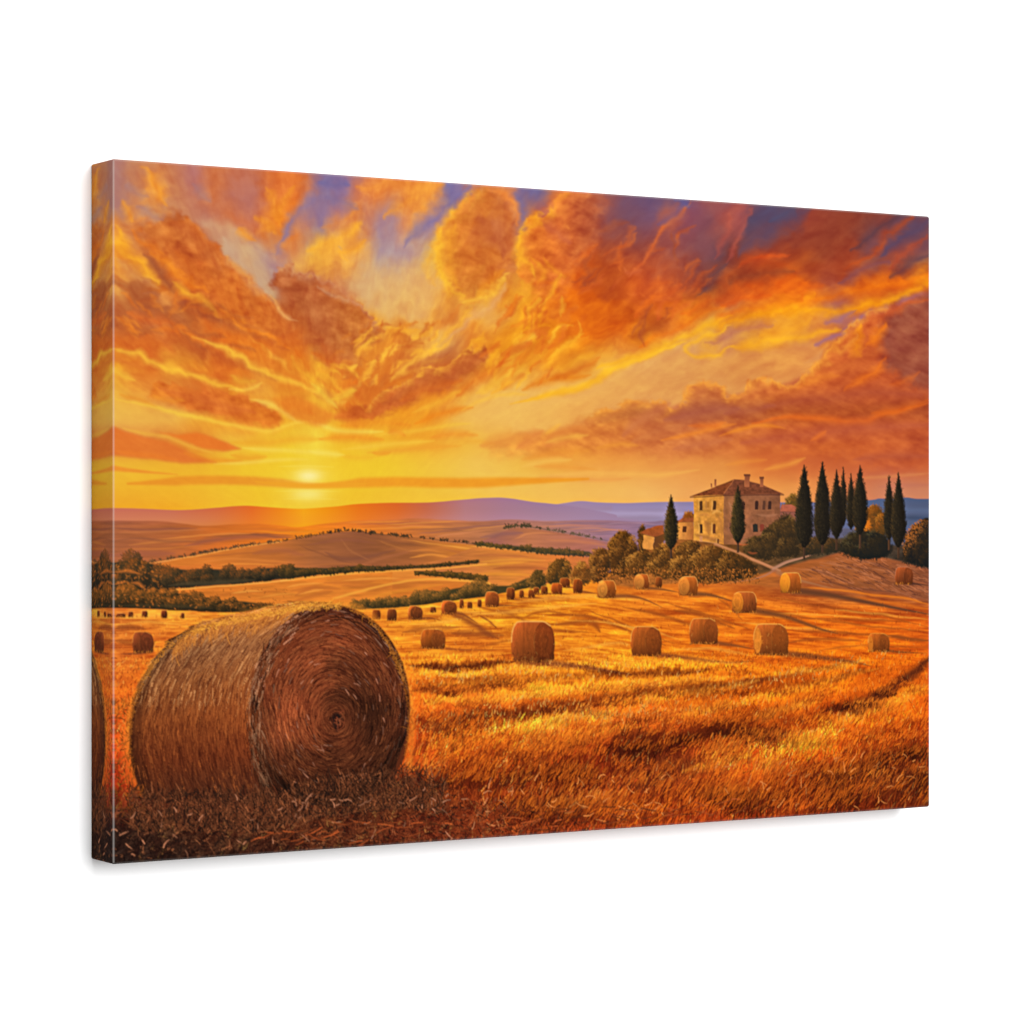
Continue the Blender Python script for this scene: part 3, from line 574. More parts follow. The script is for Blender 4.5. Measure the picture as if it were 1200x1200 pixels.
    E((248, 184, 58), 5, [(132, 406), (156, 414), (180, 426), (224, 443), (256, 451), (286, 458)]); E((250, 190, 62), 5, [(228, 398), (266, 414), (296, 431), (330, 446), (382, 466)]); E((246, 170, 50), 4, [(300, 404), (320, 420), (340, 436), (362, 450)], .8)
    E((248, 180, 50), 6, [(350, 420), (362, 436), (380, 456)], .8); E((244, 168, 44), 5, [(374, 428), (386, 444), (396, 462)], .7); E((248, 196, 64), 6, [(376, 452), (394, 464), (408, 462), (426, 450)], .8); E((250, 206, 76), 4, [(384, 470), (396, 474), (408, 470)], .8)
    E((240, 160, 74), 4, [(318, 346), (330, 360), (344, 376)], .7); E((230, 140, 62), 5, [(262, 302), (284, 322), (306, 344), (322, 362)], .6)
    E((246, 176, 60), 5, [(458, 446), (476, 434), (498, 416), (536, 396)], .8); E((246, 172, 54), 4, [(474, 440), (490, 436), (500, 428), (516, 426), (530, 414)], .7); E((226, 118, 34), 8, [(560, 452), (590, 432), (612, 420)], .7); E((248, 184, 58), 5, [(566, 462), (592, 446), (618, 434)], .8)
    E((250, 176, 44), 5, [(616, 350), (626, 332), (634, 310)], .5); E((250, 180, 48), 5, [(600, 420), (616, 398), (628, 372)], .6); E((250, 176, 46), 5, [(636, 436), (658, 414), (690, 396)], .6); E((218, 102, 30), 8, [(622, 436), (640, 412), (664, 392)], .6)
    # --- billows: the print's clouds break into lighter and darker curls drawn out along the rays
    thick = .35 + .65 * sstep(.80, .52, IMG[..., 1] / (IMG[..., 0] + 1)) * sstep(.55, .3, IMG[..., 2] / (IMG[..., 0] + 1))
    q1 = fbm(th * 15 + b2 * 2.2, lr * 9 + b1 * 2.2, 4, 5)
    q2 = fbm(PX / 13 + BX * .09, PY / 8 + BY * .09, 7, 4)
    bil = (np.abs(q1 - .5) * 4 - .55) * .62 + (q2 - .5) * 1.3
    fine = fbm(th * 70, lr * 30, 3, 3) - .5
    wisp = (np.abs(fbm(th * 34 + b2 * 3, lr * 13 + b1 * 3, 1, 4) - .5) * 4 - .5)
    v = np.clip(bil * .8 + fine * .6 + wisp * .34, -1, 1.2) * thick * (amp * .85 + .15)
    IMG[:] = IMG * (1 + v[..., None] * np.array([.10, .23, .18], np.float32))
    gold = sstep(720, 560, PX) * sstep(.62, .44, IMG[..., 1] / (IMG[..., 0] + 1))      # the clouds nearest the sun are more golden
    IMG[..., 0] *= 1 + .05 * gold; IMG[..., 1] *= 1 + .10 * gold; IMG[..., 2] *= 1 - .06 * gold
    IMG[:] = gblur1(gblur1(IMG, .9, 0), .9, 1)
    deep = IMG - gblur1(gblur1(IMG, 16, 0), 16, 1)
    IMG[:] = IMG + .24 * deep * amp[..., None]
    # --- the sun behind thin cloud
    glow(362, 560, 50, 22, (246, 212, 64), .3)
    glow(362, 559, 17, 8, (250, 230, 124), .7); glow(362, 559, 12, 7, (254, 240, 165), .7); glow(362, 580, 14, 5, (252, 234, 140), .5)
    glow(361, 581, 20, 8, (248, 228, 116), .75)
    WX *= 0; WY *= 0
    sid = new_id('printed_sun', None, 0)
    d = np.hypot((PX - 361) / 19, (PY - 561) / 11); IDS[d < 1] = sid
    stroke((241, 166, 40), 8, [(300, 566), (340, 569.5), (362, 571), (400, 570), (430, 568)], .75, .6)
    for yy, x0, x1, a in ((548, 326, 392, .35), (555, 340, 386, .3), (577, 320, 400, .35), (586, 330, 398, .3)):
        stroke((250, 226, 100), 3, [(x0, yy), ((x0 + x1) / 2, yy - .5), (x1, yy + .5)], a)
FIELD = Rows('''
680|132 225 140 65;560 225 145 50;620 235 150 48;700 225 130 40;760 200 110 40;850 190 105 45;920 160 90 50;980 150 85 55;1090 120 65 45
700|132 225 140 60;560 236 152 42;620 242 162 46;700 236 142 36;760 220 120 36;850 224 120 32;940 190 98 40;985 165 88 45;1030 158 84 46;1090 148 76 46
725|132 226 136 55;200 228 146 50;450 236 152 46;520 242 166 50;600 242 162 40;700 234 136 30;760 230 130 34;850 230 126 30;950 228 116 26;1020 226 108 22;1090 205 92 24
750|132 205 112 45;180 215 118 42;480 232 138 40;560 208 114 36;620 236 150 42;700 234 140 32;800 228 122 28;900 224 116 28;1000 226 112 22;1090 216 100 22
775|132 225 128 50;180 228 130 40;500 240 152 38;600 228 132 34;700 242 160 42;800 240 146 30;900 230 122 25;1000 232 122 20;1090 226 110 18
800|132 225 122 40;180 226 120 34;490 226 124 34;560 240 150 38;650 242 150 36;750 242 150 34;850 236 136 28;950 236 126 20;1050 216 106 20;1090 208 98 18
830|132 228 118 35;180 222 100 30;490 230 120 32;560 226 116 34;650 234 132 34;750 226 116 30;850 236 130 25;950 226 112 20;1020 190 88 18;1060 216 106 18;1090 220 106 18
860|132 215 95 30;180 205 85 28;490 200 92 28;540 216 116 30;600 236 132 34;700 226 116 32;800 205 96 28;880 226 116 28;950 190 88 20;1010 216 106 20;1090 212 96 18
890|132 205 85 28;180 190 75 26;490 210 92 25;540 236 120 30;620 226 106 28;700 192 82 25;780 140 60 24;850 192 84 22;950 226 110 22;1030 200 90 20;1090 176 74 18
915|132 180 70 26;180 130 52 26;300 86 48 28;470 84 48 28;540 190 88 26;600 216 100 28;680 176 78 26;760 140 64 25;850 206 98 26;950 200 90 22;1030 140 62 20;1090 110 52 20
945|132 112 50 28;180 90 48 30;300 90 48 30;450 85 50 30;560 124 58 26;650 144 66 26;750 190 86 27;850 196 88 26;950 172 76 22;1030 150 64 20;1090 124 54 20
975|132 50 32 26;250 76 46 30;400 90 48 28;500 100 45 25;600 130 58 26;700 176 76 26;800 182 80 25;900 150 64 22;1090 120 52 20
1012|132 34 24 22;250 50 32 25;350 62 36 25;500 85 40 24;700 120 50 24;1090 100 42 18
''', (6, 5))

rng = np.random.RandomState(11)

def warm(c, k):
    """paler towards yellow, deeper towards red, as in the print"""
    k = np.asarray(k)
    return np.stack([c[..., 0] * k, c[..., 1] * np.sign(k) * np.abs(k) ** 1.4, c[..., 2] * np.abs(k) ** 1.5], -1)

def grad(stops, vert=True):
    """colour along y (or x)"""
    s = np.array([q[0] for q in stops], float); c = np.array([q[1] for q in stops], float)
    def f(px, py):
        t = py if vert else px
        return np.stack([np.interp(t, s, c[:, k]) for k in range(3)], -1).astype(np.float32)
    return f

def hgrad(*stops): return grad(stops, False)

def tint(amount, sx, sy, s, base):
    """a colour broken up by soft uneven strokes"""
    def f(px, py):
        k = (fbm(px / sx, py / sy, s, 4) - .5) * 2 * amount
        return colr(base, px, py) * (1 + k[..., None])
    return f

def dabs(x, y, col, size, alpha=.85, idn=None, ang=None, bend=0, wid=None):
    n = len(x); a = rng.uniform(-math.pi, math.pi, n) if ang is None else ang
    hairs(x, y, a, size, bend, np.full(n, 2.0) if wid is None else wid, col, alpha, idn)

def lit_foliage(pts, n, dark, mid, light, idn, size=2.6, src=(-.75, -.65), clumps=9, seed=1, hot=.5, base=True):
    """leafy mass: clumps of leaf dabs, paler towards the low sun"""
    global WX, WY
    r = np.random.RandomState(seed); p = np.array(pts, float)
    D, M, Lt = (np.array(c, float) for c in (dark, mid, light))
    ox, oy = WX, WY
    WX = ((fbm(PX / 5, PY / 5, 1, 3) - .5) * 7).astype(np.float32); WY = ((fbm(PX / 5, PY / 5, 5, 3) - .5) * 7).astype(np.float32)
    x0, y0 = p.min(0); x1, y1 = p.max(0)
    def body(px, py):
        g = np.clip(.34 + .5 * ((x0 + x1) / 2 - px) / (x1 - x0) * -src[0] / .75 + .5 * ((y0 + y1) / 2 - py) / (y1 - y0) + (fbm(px / 6, py / 6, seed, 3) - .5) * 1.1 + (hot - .5) * .6, 0, 1)[..., None]
        return (D * (1 - g) + M * g).astype(np.float32)
    poly(body, pts, 1.6, 1, idn, True)
    WX, WY = ox, oy
    ps = smooth_line(np.vstack([p, p[:1]])); cen = ps.mean(0); ps = cen + (ps - cen) * 1.07
    n = int(n * 1.5)
    qx, qy = r.uniform(x0 - 2, x1 + 2, n * 4), r.uniform(y0 - 2, y1 + 2, n * 4)
    ok = inside(qx, qy, [tuple(v) for v in ps]); qx, qy = qx[ok][:n], qy[ok][:n]
    cx, cy = r.uniform(x0, x1, clumps), r.uniform(y0, y1, clumps); Rr = math.sqrt((x1 - x0) * (y1 - y0) / clumps) * .75
    d = np.hypot(qx[:, None] - cx, qy[:, None] - cy); k = d.argmin(1)
    lx = ((qx - cx[k]) * src[0] + (qy - cy[k]) * src[1]) / Rr
    gx = (((x0 + x1) / 2 - qx) / (x1 - x0) * -2 * src[0] + ((y0 + y1) / 2 - qy) / (y1 - y0) * -2 * src[1])
    L = np.clip(.50 + .32 * lx + .34 * gx + r.normal(0, .12, len(qx)) + (hot - .5), 0, 1)[:, None]
    col = np.where(L < .5, D + (M - D) * L * 2, M + (Lt - M) * (L - .5) * 2)
    o = np.argsort(L[:, 0] + r.uniform(0, .8, len(qx))); qx, qy, col = qx[o], qy[o], col[o]
    hairs(qx, qy, r.uniform(-3.1, 3.1, len(qx)), r.uniform(.7, 1.5, len(qx)) * size, 0, r.choice([2, 2, 3, 4], len(qx)).astype(float), col, .5, idn)

def treeline(top, bot, dark, mid, light, idn, step=7, seed=0, hot=.4, gap=.12):
    """a row of round crowns between two lines"""
    r = np.random.RandomState(seed); t, b = np.array(top, float), np.array(bot, float)
    below_band = [tuple(v) for v in t] + [tuple(v) for v in b[::-1]]
    poly(tuple(.55 * np.array(dark) + .45 * np.array(mid)), below_band, 1.5, 1, idn)
    x = t[0, 0]
    while x < t[-1, 0]:
        if r.rand() < gap: x += step; continue
        yt = np.interp(x, t[:, 0], t[:, 1]); yb = np.interp(x, b[:, 0], b[:, 1]); h = max(2.0, (yb - yt))
        for _ in range(2):
            w = h * r.uniform(.5, .95) + 1.5; hh = h * r.uniform(.55, 1.25); xx = x + r.uniform(-step / 2, step / 2)
            yy = yb - hh * r.uniform(.35, .75)
            n = int(10 + w * hh * .8); a = r.uniform(0, 6.28, n); q = np.sqrt(r.uniform(0, 1, n))
            dx, dy = np.cos(a) * q * w / 2, np.sin(a) * q * hh / 2
            L = np.clip(.35 - .5 * dx / w * 2 * .6 - .55 * dy / hh * 2 + r.normal(0, .15, n) + hot - .5, 0, 1)[:, None]
            D, M, Lt = (np.array(c, float) * np.array([1, .93, .86]) for c in (dark, mid, light))
            col = np.where(L < .5, D + (M - D) * L * 2, M + (Lt - M) * (L - .5) * 2)
            o = np.argsort(L[:, 0])
            hairs((xx + dx)[o], (yy + dy)[o], r.uniform(-3, 3, n), r.uniform(1.4, 2.8, n), 0, np.full(n, 3.0), col[o], .5, idn)
        x += step * r.uniform(.6, 1.3)

def crest_trees(line, n, h, col, idn, seed, base=.5):
    """scattered far trees, a few dots each, along a crest"""
    r = np.random.RandomState(seed); p = np.array(line, float)
    stroke(col, 1.6, line, base, .8, 0, idn)
    xs = p[0, 0] + (p[-1, 0] - p[0, 0]) * r.uniform(0, 1, n)
    for x in xs:
        y = np.interp(x, p[:, 0], p[:, 1]); s = h * r.uniform(.35, 1.0); m = 7
        hairs(x + r.normal(0, s * .35, m), y - np.abs(r.normal(s * .4, s * .3, m)), r.uniform(-3, 3, m), np.full(m, 1.2 + s * .3), 0, np.full(m, 2.), np.array(col) * r.uniform(.75, 1.3, m)[:, None], .7, idn)

def cypress(x, top, foot, w, trunk, lit, idn, seed, dark=(34, 28, 20), mid=(70, 55, 28), light=(140, 98, 40), low=.62, hot=.4):
    r = np.random.RandomState(seed); h = foot - top
    if trunk > foot - 2:
        poly((70, 48, 34), [(x - 1.1, foot - 4), (x + 1.1, foot - 4), (x + 1.3, trunk), (x - 1.3, trunk)], .6, 1, idn)
        stroke((125, 82, 50), 1, [(x - .7, foot - 3), (x - .8, trunk)], .8, .6, 0, idn)
    prof = lambda t: np.interp(t, [0, .06, .18, .4, low, .82, .94, 1], [.03, .13, .34, .72, 1, .93, .6, .15]) * w / 2
    ts = np.linspace(0, 1, 22)
    e1 = [(x + prof(t) * (1 + .10 * r.randn()), top + t * h) for t in ts]; e0 = [(x - prof(t) * (1 + .10 * r.randn()), top + t * h) for t in ts[::-1]]
    poly(dark, e1 + e0, 1.0, 1, idn)
    n = int(w * h * 1.5); t = np.sqrt(r.uniform(0, 1, n)) * .5 + r.uniform(0, 1, n) * .5; u = r.uniform(-1, 1, n)
    px, py = x + u * prof(t) * 1.04, top + t * h
    L = np.clip(.34 - .40 * u + .18 * (.5 - t) + r.normal(0, .15, n) + hot - .4, 0, 1)[:, None]
    D, M, Lt = (np.array(c, float) for c in (dark, mid, light))
    col = np.where(L < .55, D + (M - D) * L / .55, M + (Lt - M) * (L - .55) / .45 * lit)
    o = np.argsort(py); hairs(px[o], py[o], -1.57 + u[o] * .5 + r.normal(0, .25, n), r.uniform(1.8, 4.2, n), 0, r.choice([2, 3], n).astype(float), col[o], .55, idn)

def small_bale(x0, x1, y0, y1, idn, side='both', c=((176, 106, 46), (150, 78, 32), (240, 165, 80)), shadow=None, face=.3, flip=False, seed=0):
    """a round bale: rolled side, one flat end, a lit top rim; shadow = points of its long shadow"""
    r = np.random.RandomState(seed + int(x0)); w, h = x1 - x0, y1 - y0; C0, C1, C2 = (np.array(v, float) for v in c); CB = C0 = C0 * np.array([.97, .86, .72]); C1 = C1 * np.array([.88, .80, .70]) if not flip else C1
    if shadow is not None: stroke(shadow[0], shadow[1] * 1.25, shadow[2], .95, .8, 3)
    rx = w * face / 2 * 1.35
    X = lambda u: (x1 - u if flip else x0 + u)
    side_p = [(X(w * .06), y1), (X(0), y0 + h * .62), (X(w * .02), y0 + h * .3), (X(w * .10), y0 + h * .08), (X(w * .2), y0), (X(w - rx), y0),
              (X(w - rx * .35), y0 + h * .12), (X(w), y0 + h * .45), (X(w - w * .01), y0 + h * .75), (X(w - rx * .4), y1)]
    def cs(px, py):
        t = np.clip((py - y0) / h, 0, 1)[..., None]; C0 = CB * np.interp(px, [x0, x0 + w * .12, x0 + w * .3, x1], [1.3, 1.12, 1.0, .84])[..., None]; st = (fbm(px / 2.2, py / 12, 3, 2) - .5)[..., None]
        return (C0 * (1.14 - .50 * t) * (1 + .2 * st)).astype(np.float32)
    poly(cs, side_p, .8, 1, idn, True)
    def cf(px, py):
        t = np.clip((py - y0) / h, 0, 1)[..., None]; rr = np.hypot((px - X(w - rx)) / rx, (py - y0 - h / 2) / (h / 2)); st = (noise(rr * 6 + .4 * np.sin(np.arctan2(py - y0 - h / 2, px - X(w - rx)) * 3), px * .2, 2) - .5)[..., None]
        return (C1 * (1.1 - .35 * t) * (1 + .18 * st)).astype(np.float32)
    a = np.linspace(0, 6.283, 26)[:-1]
    poly(cf, [(X(w - rx + rx * math.cos(v)), y0 + h / 2 + h / 2 * math.sin(v)) for v in a], .8, 1, idn)
    rim = [(X(w * .01), y0 + h * .5), (X(w * .03), y0 + h * .25), (X(w * .11), y0 + h * .05), (X(w * .22), y0 - .2), (X(w * .6), y0 - .3), (X(w - rx), y0), (X(w - rx * .4), y0 + h * .1)]
    stroke(tuple(C2), max(1.2, h * .05), rim, .9, .6, 0, idn)
    stroke(tuple(C2 * .85), max(.9, h * .03), [(X(w - rx - rx * .75), y0 + h * .22), (X(w - rx * 1.0 - rx * .95), y0 + h * .5), (X(w - rx - rx * .8), y0 + h * .8)], .4, .6, 1, idn)
    n = int(w * h * .12)
    if n > 4:
        hx, hy = r.uniform(x0 + 1, x1 - 1, n), r.uniform(y0 + 1, y1 - 1, n)
        k = r.uniform(.7, 1.35, n)[:, None] * (1.1 - .4 * ((hy - y0) / h)[:, None])
        hairs(hx, hy, 1.57 + r.normal(0, .12, n), r.uniform(2, 5, n), 0, np.ones(n), np.clip(C0 * k, 0, 255), .25, idn)
    n = int(w * .9)
    hairs(r.uniform(x0, x1, n), y1 + r.uniform(-.5, 1.5, n), -1.57 + r.normal(0, .4, n), r.uniform(1.5, 3.2, n), 0, np.ones(n),
          np.array([215., 125, 45]) * r.uniform(.55, 1.1, n)[:, None], .8)

def grass(n, region, ln, spread=.35, lean=-.25, bright=(.72, 1.28), hi=.06, lo=.10, seed=0, alpha=.7, wid=(1, 1, 2)):
    """stalks that take the colour of the ground they stand on"""
    r = np.random.RandomState(seed); p = np.array(region, float)
    x = r.uniform(p[:, 0].min(), p[:, 0].max(), n); y = r.uniform(p[:, 1].min(), p[:, 1].max(), n)
    ok = inside(x, y, region); x, y = x[ok], y[ok]; o = np.argsort(y); x, y = x[o], y[o]; n = len(x)
    u, v = happly(HM, x, y); i = np.clip(v.astype(int), 0, RH - 1); j = np.clip(u.astype(int), 0, RW - 1)
    c = warm(IMG[i, j], r.uniform(bright[0], bright[1], n))
    q = r.uniform(0, 1, n)[:, None]
    c = np.where(q < hi, c * .4 + np.array([250., 185, 90]) * .6 * (.5 + .5 * c[:, :1] / 230), c)
    c = np.where(q > 1 - lo, warm(c, np.full(n, .66)), c)
    L = (ln(x, y) if callable(ln) else ln) * r.uniform(.5, 1.4, n)
    hairs(x, y, -1.57 - lean + r.normal(0, spread, n), L, r.normal(.2, .3, n), r.choice(wid, n).astype(float), np.clip(c, 0, 255), alpha)

def near_strips():
    S = stroke
    S((240, 156, 76), 3, [(330, 682), (390, 675.5), (450, 671), (520, 667), (570, 662)], .85, .8, 0)
    for q in ([(340, 694), (370, 690), (400, 692)], [(380, 684), (410, 684), (440, 682)], [(344, 706), (372, 698), (390, 694)], [(430, 694), (460, 686), (480, 684)], [(346, 700), (356, 694), (372, 688)], [(400, 688), (430, 688), (470, 690)]):
        S((196, 104, 50), 6, q, .6)
    for q in ([(336, 690), (356, 686), (380, 684)], [(350, 698), (366, 694), (380, 692)], [(336, 700), (350, 696)], [(400, 682), (440, 679), (470, 679)]):
        S((240, 152, 74), 3, q, .75)
    S((242, 160, 70), 4, [(390, 703), (420, 695), (460, 685), (500, 680), (550, 682), (575, 685)], .8, .9, 0); S((198, 108, 46), 8, [(440, 702), (480, 694), (520, 690), (550, 690)], .5); S((226, 138, 52), 6, [(420, 706), (470, 694), (520, 686)], .5)

def paint_land():
    global WX, WY
    P = new_id
    WX = ((fbm(PX / 14, PY / 5, 1, 3) - .5) * 5).astype(np.float32); WY = ((fbm(PX / 18, PY / 6, 5, 3) - .5) * 1.6).astype(np.float32)
    S = stroke
    hills = P('printed_hills', 'hazy mauve and orange hills under the printed sun')
    # ---- far range
    ridge = [(120, 596), (132, 596.5), (160, 597), (210, 599), (250, 596.5), (285, 593.8), (315, 595.5), (345, 597.3), (362, 597), (390, 595), (415, 592.3), (450, 590.6), (500, 590.2), (530, 588), (560, 585.4), (585, 584.5), (602, 586), (625, 589.5), (650, 592), (680, 596), (720, 604), (760, 612), (1100, 640)]
    far = [(640, 595), (660, 591.2), (680, 588.6), (700, 590), (730, 590.8), (760, 590), (812, 589.4), (900, 590), (960, 590), (1018, 587.5), (1030, 585.6), (1045, 586.5), (1062, 584.4), (1075, 586), (1092, 586)]
    below(hgrad((640, (170, 134, 152)), (700, (162, 134, 160)), (790, (150, 132, 160)), (830, (145, 125, 155)), (930, (110, 105, 135)), (1010, (88, 98, 128)), (1092, (82, 90, 118))), far, .8, 1, hills, .3, True, 640)
    for x0, x1, y, c, a in ((690, 800, 604, (175, 158, 192), .7), (720, 812, 597, (158, 142, 180), .5), (1015, 1092, 600, (92, 106, 138), .6), (1020, 1092, 609, (66, 76, 100), .9), (1016, 1092, 616, (84, 92, 112), .6)):
        S(c, 8, [(x0, y), ((x0 + x1) / 2, y - 1), (x1, y)], a, 1, 0)
    ridge_c = hgrad((132, (206, 116, 84)), (200, (206, 116, 80)), (255, (214, 112, 62)), (295, (230, 112, 38)), (330, (240, 140, 28)), (356, (246, 168, 28)), (382, (242, 150, 22)), (420, (234, 120, 26)), (465, (220, 106, 40)), (500, (200, 106, 72)), (545, (182, 122, 124)), (590, (170, 122, 138)), (640, (164, 126, 146)), (700, (160, 130, 158)))
    below(ridge_c, ridge, .8, 1, hills, .3)
    m = sstep(596, 616, PY)[..., None] * sstep(760, 640, PX)[..., None] * (PY > 592)[..., None] * .45
    hz = hgrad((132, (212, 132, 98)), (240, (220, 134, 90)), (300, (236, 130, 50)), (360, (246, 150, 40)), (430, (236, 132, 60)), (520, (210, 140, 130)), (580, (196, 138, 150)), (640, (190, 140, 155)), (760, (170, 140, 170)))
    sel = (PY > 592) & (IDS == hills)
    IMG[:] = np.where(sel[..., None], IMG * (1 - m) + hz(PX, PY) * m, IMG)
    # ---- plains behind the hills
    l2 = [(120, 611), (150, 611.5), (190, 612), (215, 615), (240, 617.5), (270, 616), (300, 615), (330, 617), (350, 619), (380, 615), (420, 611.5), (460, 610.2), (490, 609), (520, 610.5), (560, 612), (600, 610), (640, 612), (700, 611), (760, 613), (815, 612), (1100, 626)]
    below(tint(.10, 30, 3, 2, hgrad((132, (172, 96, 72)), (200, (182, 98, 64)), (260, (208, 106, 50)), (310, (226, 116, 42)), (360, (238, 130, 34)), (410, (222, 116, 44)), (470, (204, 110, 58)), (520, (192, 112, 76)), (580, (178, 110, 92)), (650, (176, 118, 112)), (740, (150, 112, 132)), (800, (130, 105, 125)), (1090, (70, 78, 96)))), l2, 1.2, 1, hills, .6)
    for c, w, q, a in (((196, 112, 78), 4, [(140, 626), (180, 624), (240, 622)], .7), ((150, 82, 76), 4, [(134, 620), (170, 622), (230, 620)], .7), ((222, 130, 72), 3, [(180, 634), (220, 630), (262, 627), (300, 626)], .8),
                       ((212, 124, 72), 4, [(150, 640), (190, 636), (230, 634)], .6), ((160, 86, 76), 8, [(215, 642), (250, 634), (300, 630), (345, 631)], .7), ((140, 76, 62), 2, [(284, 628), (320, 627.5), (348, 629)], .8),
                       ((164, 90, 80), 10, [(134, 652), (170, 650), (205, 650)], .5), ((214, 110, 50), 4, [(250, 622), (300, 621), (350, 624)], .7), ((236, 140, 60), 3, [(380, 622), (440, 621), (520, 618)], .6),
                       ((176, 92, 70), 3, [(420, 616), (470, 614), (530, 615)], .6), ((226, 134, 78), 3, [(450, 620), (490, 618), (530, 620)], .7), ((150, 92, 96), 3, [(520, 622), (570, 617), (610, 614)], .7),
                       ((214, 130, 100), 3, [(500, 632), (540, 626), (580, 622)], .7), ((160, 94, 90), 3, [(490, 626), (520, 624), (556, 620)], .6), ((205, 126, 100), 3, [(620, 620), (660, 617), (710, 618)], .6),
                       ((140, 104, 124), 3, [(640, 616), (690, 614), (740, 616)], .6), ((210, 134, 110), 2.5, [(690, 624), (716, 622), (740, 624)], .7), ((134, 100, 118), 3, [(690, 628), (720, 627), (752, 627)], .6),
                       ((120, 96, 118), 3, [(740, 620), (770, 618), (800, 620)], .5), ((150, 110, 124), 4, [(690, 634), (720, 634), (750, 638)], .6)):
        S(c, w, q, a)
    for q, w, c, a in (([(240, 631), (290, 628), (340, 632)], 3, (150, 84, 62), .7), ([(150, 630), (200, 636), (260, 634)], 4, (158, 88, 66), .6), ([(140, 645), (190, 644), (240, 640)], 3, (206, 116, 64), .6), ([(134, 634), (160, 632), (190, 634)], 3, (140, 80, 66), .5),
                       ([(450, 616), (500, 614), (540, 612)], 2.5, (226, 140, 70), .8), ([(540, 624), (580, 618), (610, 616)], 2.5, (214, 134, 92), .7), ([(480, 622), (520, 621), (548, 624)], 2, (142, 88, 78), .6), ([(660, 622), (700, 620), (730, 624)], 2.5, (206, 132, 100), .7), ([(400, 614), (440, 613), (480, 612)], 2.5, (236, 140, 54), .7),
                       ([(560, 615), (600, 612), (650, 614)], 2, (140, 96, 104), .5), ([(700, 616), (740, 614), (780, 617)], 2, (178, 138, 150), .6), ([(296, 624), (340, 625), (380, 622)], 3, (236, 140, 50), .6)):
        S(c, w, q, a)
    # ---- middle hills
    h1 = P('printed_hill', 'shaded mauve hill with a row of tiny trees along its crest')
    def hill(c, line, yb, idn, soft=.8, xl=None):
        pts = [tuple(v) for v in smooth_line(line)] + [(line[-1][0], yb), (line[0][0] if xl is None else xl, yb)]
        poly(c, pts, soft, 1, idn, False, .4)
    hill(tint(.09, 34, 3, 4, hgrad((540, (180, 106, 84)), (580, (160, 96, 96)), (620, (186, 112, 84)), (690, (178, 108, 92)), (730, (150, 104, 108)))), [(500, 664), (530, 650), (560, 637), (585, 626.5), (605, 620), (640, 623), (680, 630), (716, 637), (752, 640)], 660, h1, .8, 600)
    S((150, 94, 100), 6, [(562, 631), (590, 627), (614, 626)], .8); S((222, 136, 92), 3, [(600, 634), (624, 626), (652, 627)], .6); S((210, 126, 84), 5, [(640, 634), (680, 636), (716, 641)], .5)
    c1 = [(185, 662), (215, 655), (250, 648), (290, 641), (325, 636.5), (355, 631), (385, 626.3), (408, 624), (430, 625), (462, 629), (500, 634), (540, 638.5), (580, 641), (610, 643)]
    hill(tint(.11, 40, 5, 3, hgrad((185, (212, 116, 54)), (260, (212, 116, 54)), (330, (192, 106, 58)), (370, (164, 94, 64)), (420, (148, 84, 62)), (480, (166, 94, 60)), (540, (206, 118, 56)), (610, (220, 134, 62)))), c1, 684, h1)
    S((236, 150, 84), 2.5, [(170, 662), (215, 655.5), (250, 648.5), (290, 641.5), (330, 636)], .9, .8, 0)
    S((168, 92, 70), 9, [(296, 650), (330, 646), (356, 652)], .55); S((222, 126, 64), 4, [(230, 661), (270, 656), (300, 657), (338, 660)], .7); S((206, 108, 54), 5, [(200, 667), (250, 664), (330, 666)], .6)
    S((132, 76, 66), 7, [(380, 648), (400, 656), (430, 654), (462, 646)], .6); S((150, 84, 72), 5, [(360, 640), (400, 634), (440, 638)], .5); S((176, 100, 74), 5, [(420, 664), (450, 655), (490, 645)], .55)
    S((232, 140, 70), 4, [(480, 655), (505, 651), (535, 656)], .85); S((226, 132, 66), 3, [(476, 648), (500, 646), (524, 649)], .6); S((232, 146, 74), 3, [(470, 633), (510, 639), (560, 644), (605, 645)], .6)
    S((176, 96, 66), 5, [(520, 645), (560, 652), (585, 658)], .5)
    for q, w, c, a in (([(400, 632), (410, 646), (440, 660)], 3, (176, 104, 72), .5), ([(440, 634), (470, 644), (510, 650)], 3, (190, 112, 68), .5), ([(360, 664), (400, 662), (440, 664)], 3, (186, 106, 66), .6), ([(350, 640), (380, 652), (420, 664)], 3, (132, 74, 58), .45), ([(520, 640), (560, 646), (600, 648)], 3, (240, 156, 76), .7), ([(420, 628), (460, 636), (500, 642)], 4, (132, 76, 60), .4), ([(230, 655), (280, 650), (330, 645)], 3, (178, 96, 56), .6), ([(250, 664), (290, 662), (330, 664)], 2.5, (238, 142, 66), .7)):
        S(c, w, q, a)
    crest_trees([(590, 620.5), (604, 618), (618, 618.5), (640, 622)], 26, 3.6, (84, 66, 52), h1, 2, .7); crest_trees([(640, 622), (680, 628.5), (712, 635)], 26, 2.6, (108, 82, 66), h1, 3, .5)
    crest_trees([(386, 626), (398, 624), (410, 623), (424, 624.5), (436, 626.5)], 20, 4, (72, 48, 36), h1, 4, .4); crest_trees([(436, 626), (470, 629.5), (520, 634.5), (552, 638), (575, 640.5)], 44, 3, (84, 56, 40), h1, 5, .55)
    crest_trees([(330, 635.5), (352, 631.5), (384, 626)], 16, 2.6, (120, 70, 42), h1, 6, .5); crest_trees([(166, 661), (200, 656), (240, 648.8), (290, 640.3), (330, 635.5)], 60, 2.8, (108, 70, 50), h1, 7, .5)
    # ---- tree belts and lit field strips
    band = P('printed_tree_row', 'long dark belts of trees between the printed hills')
    strip = P('printed_hill', 'sunlit orange field strips below the dark tree belts')
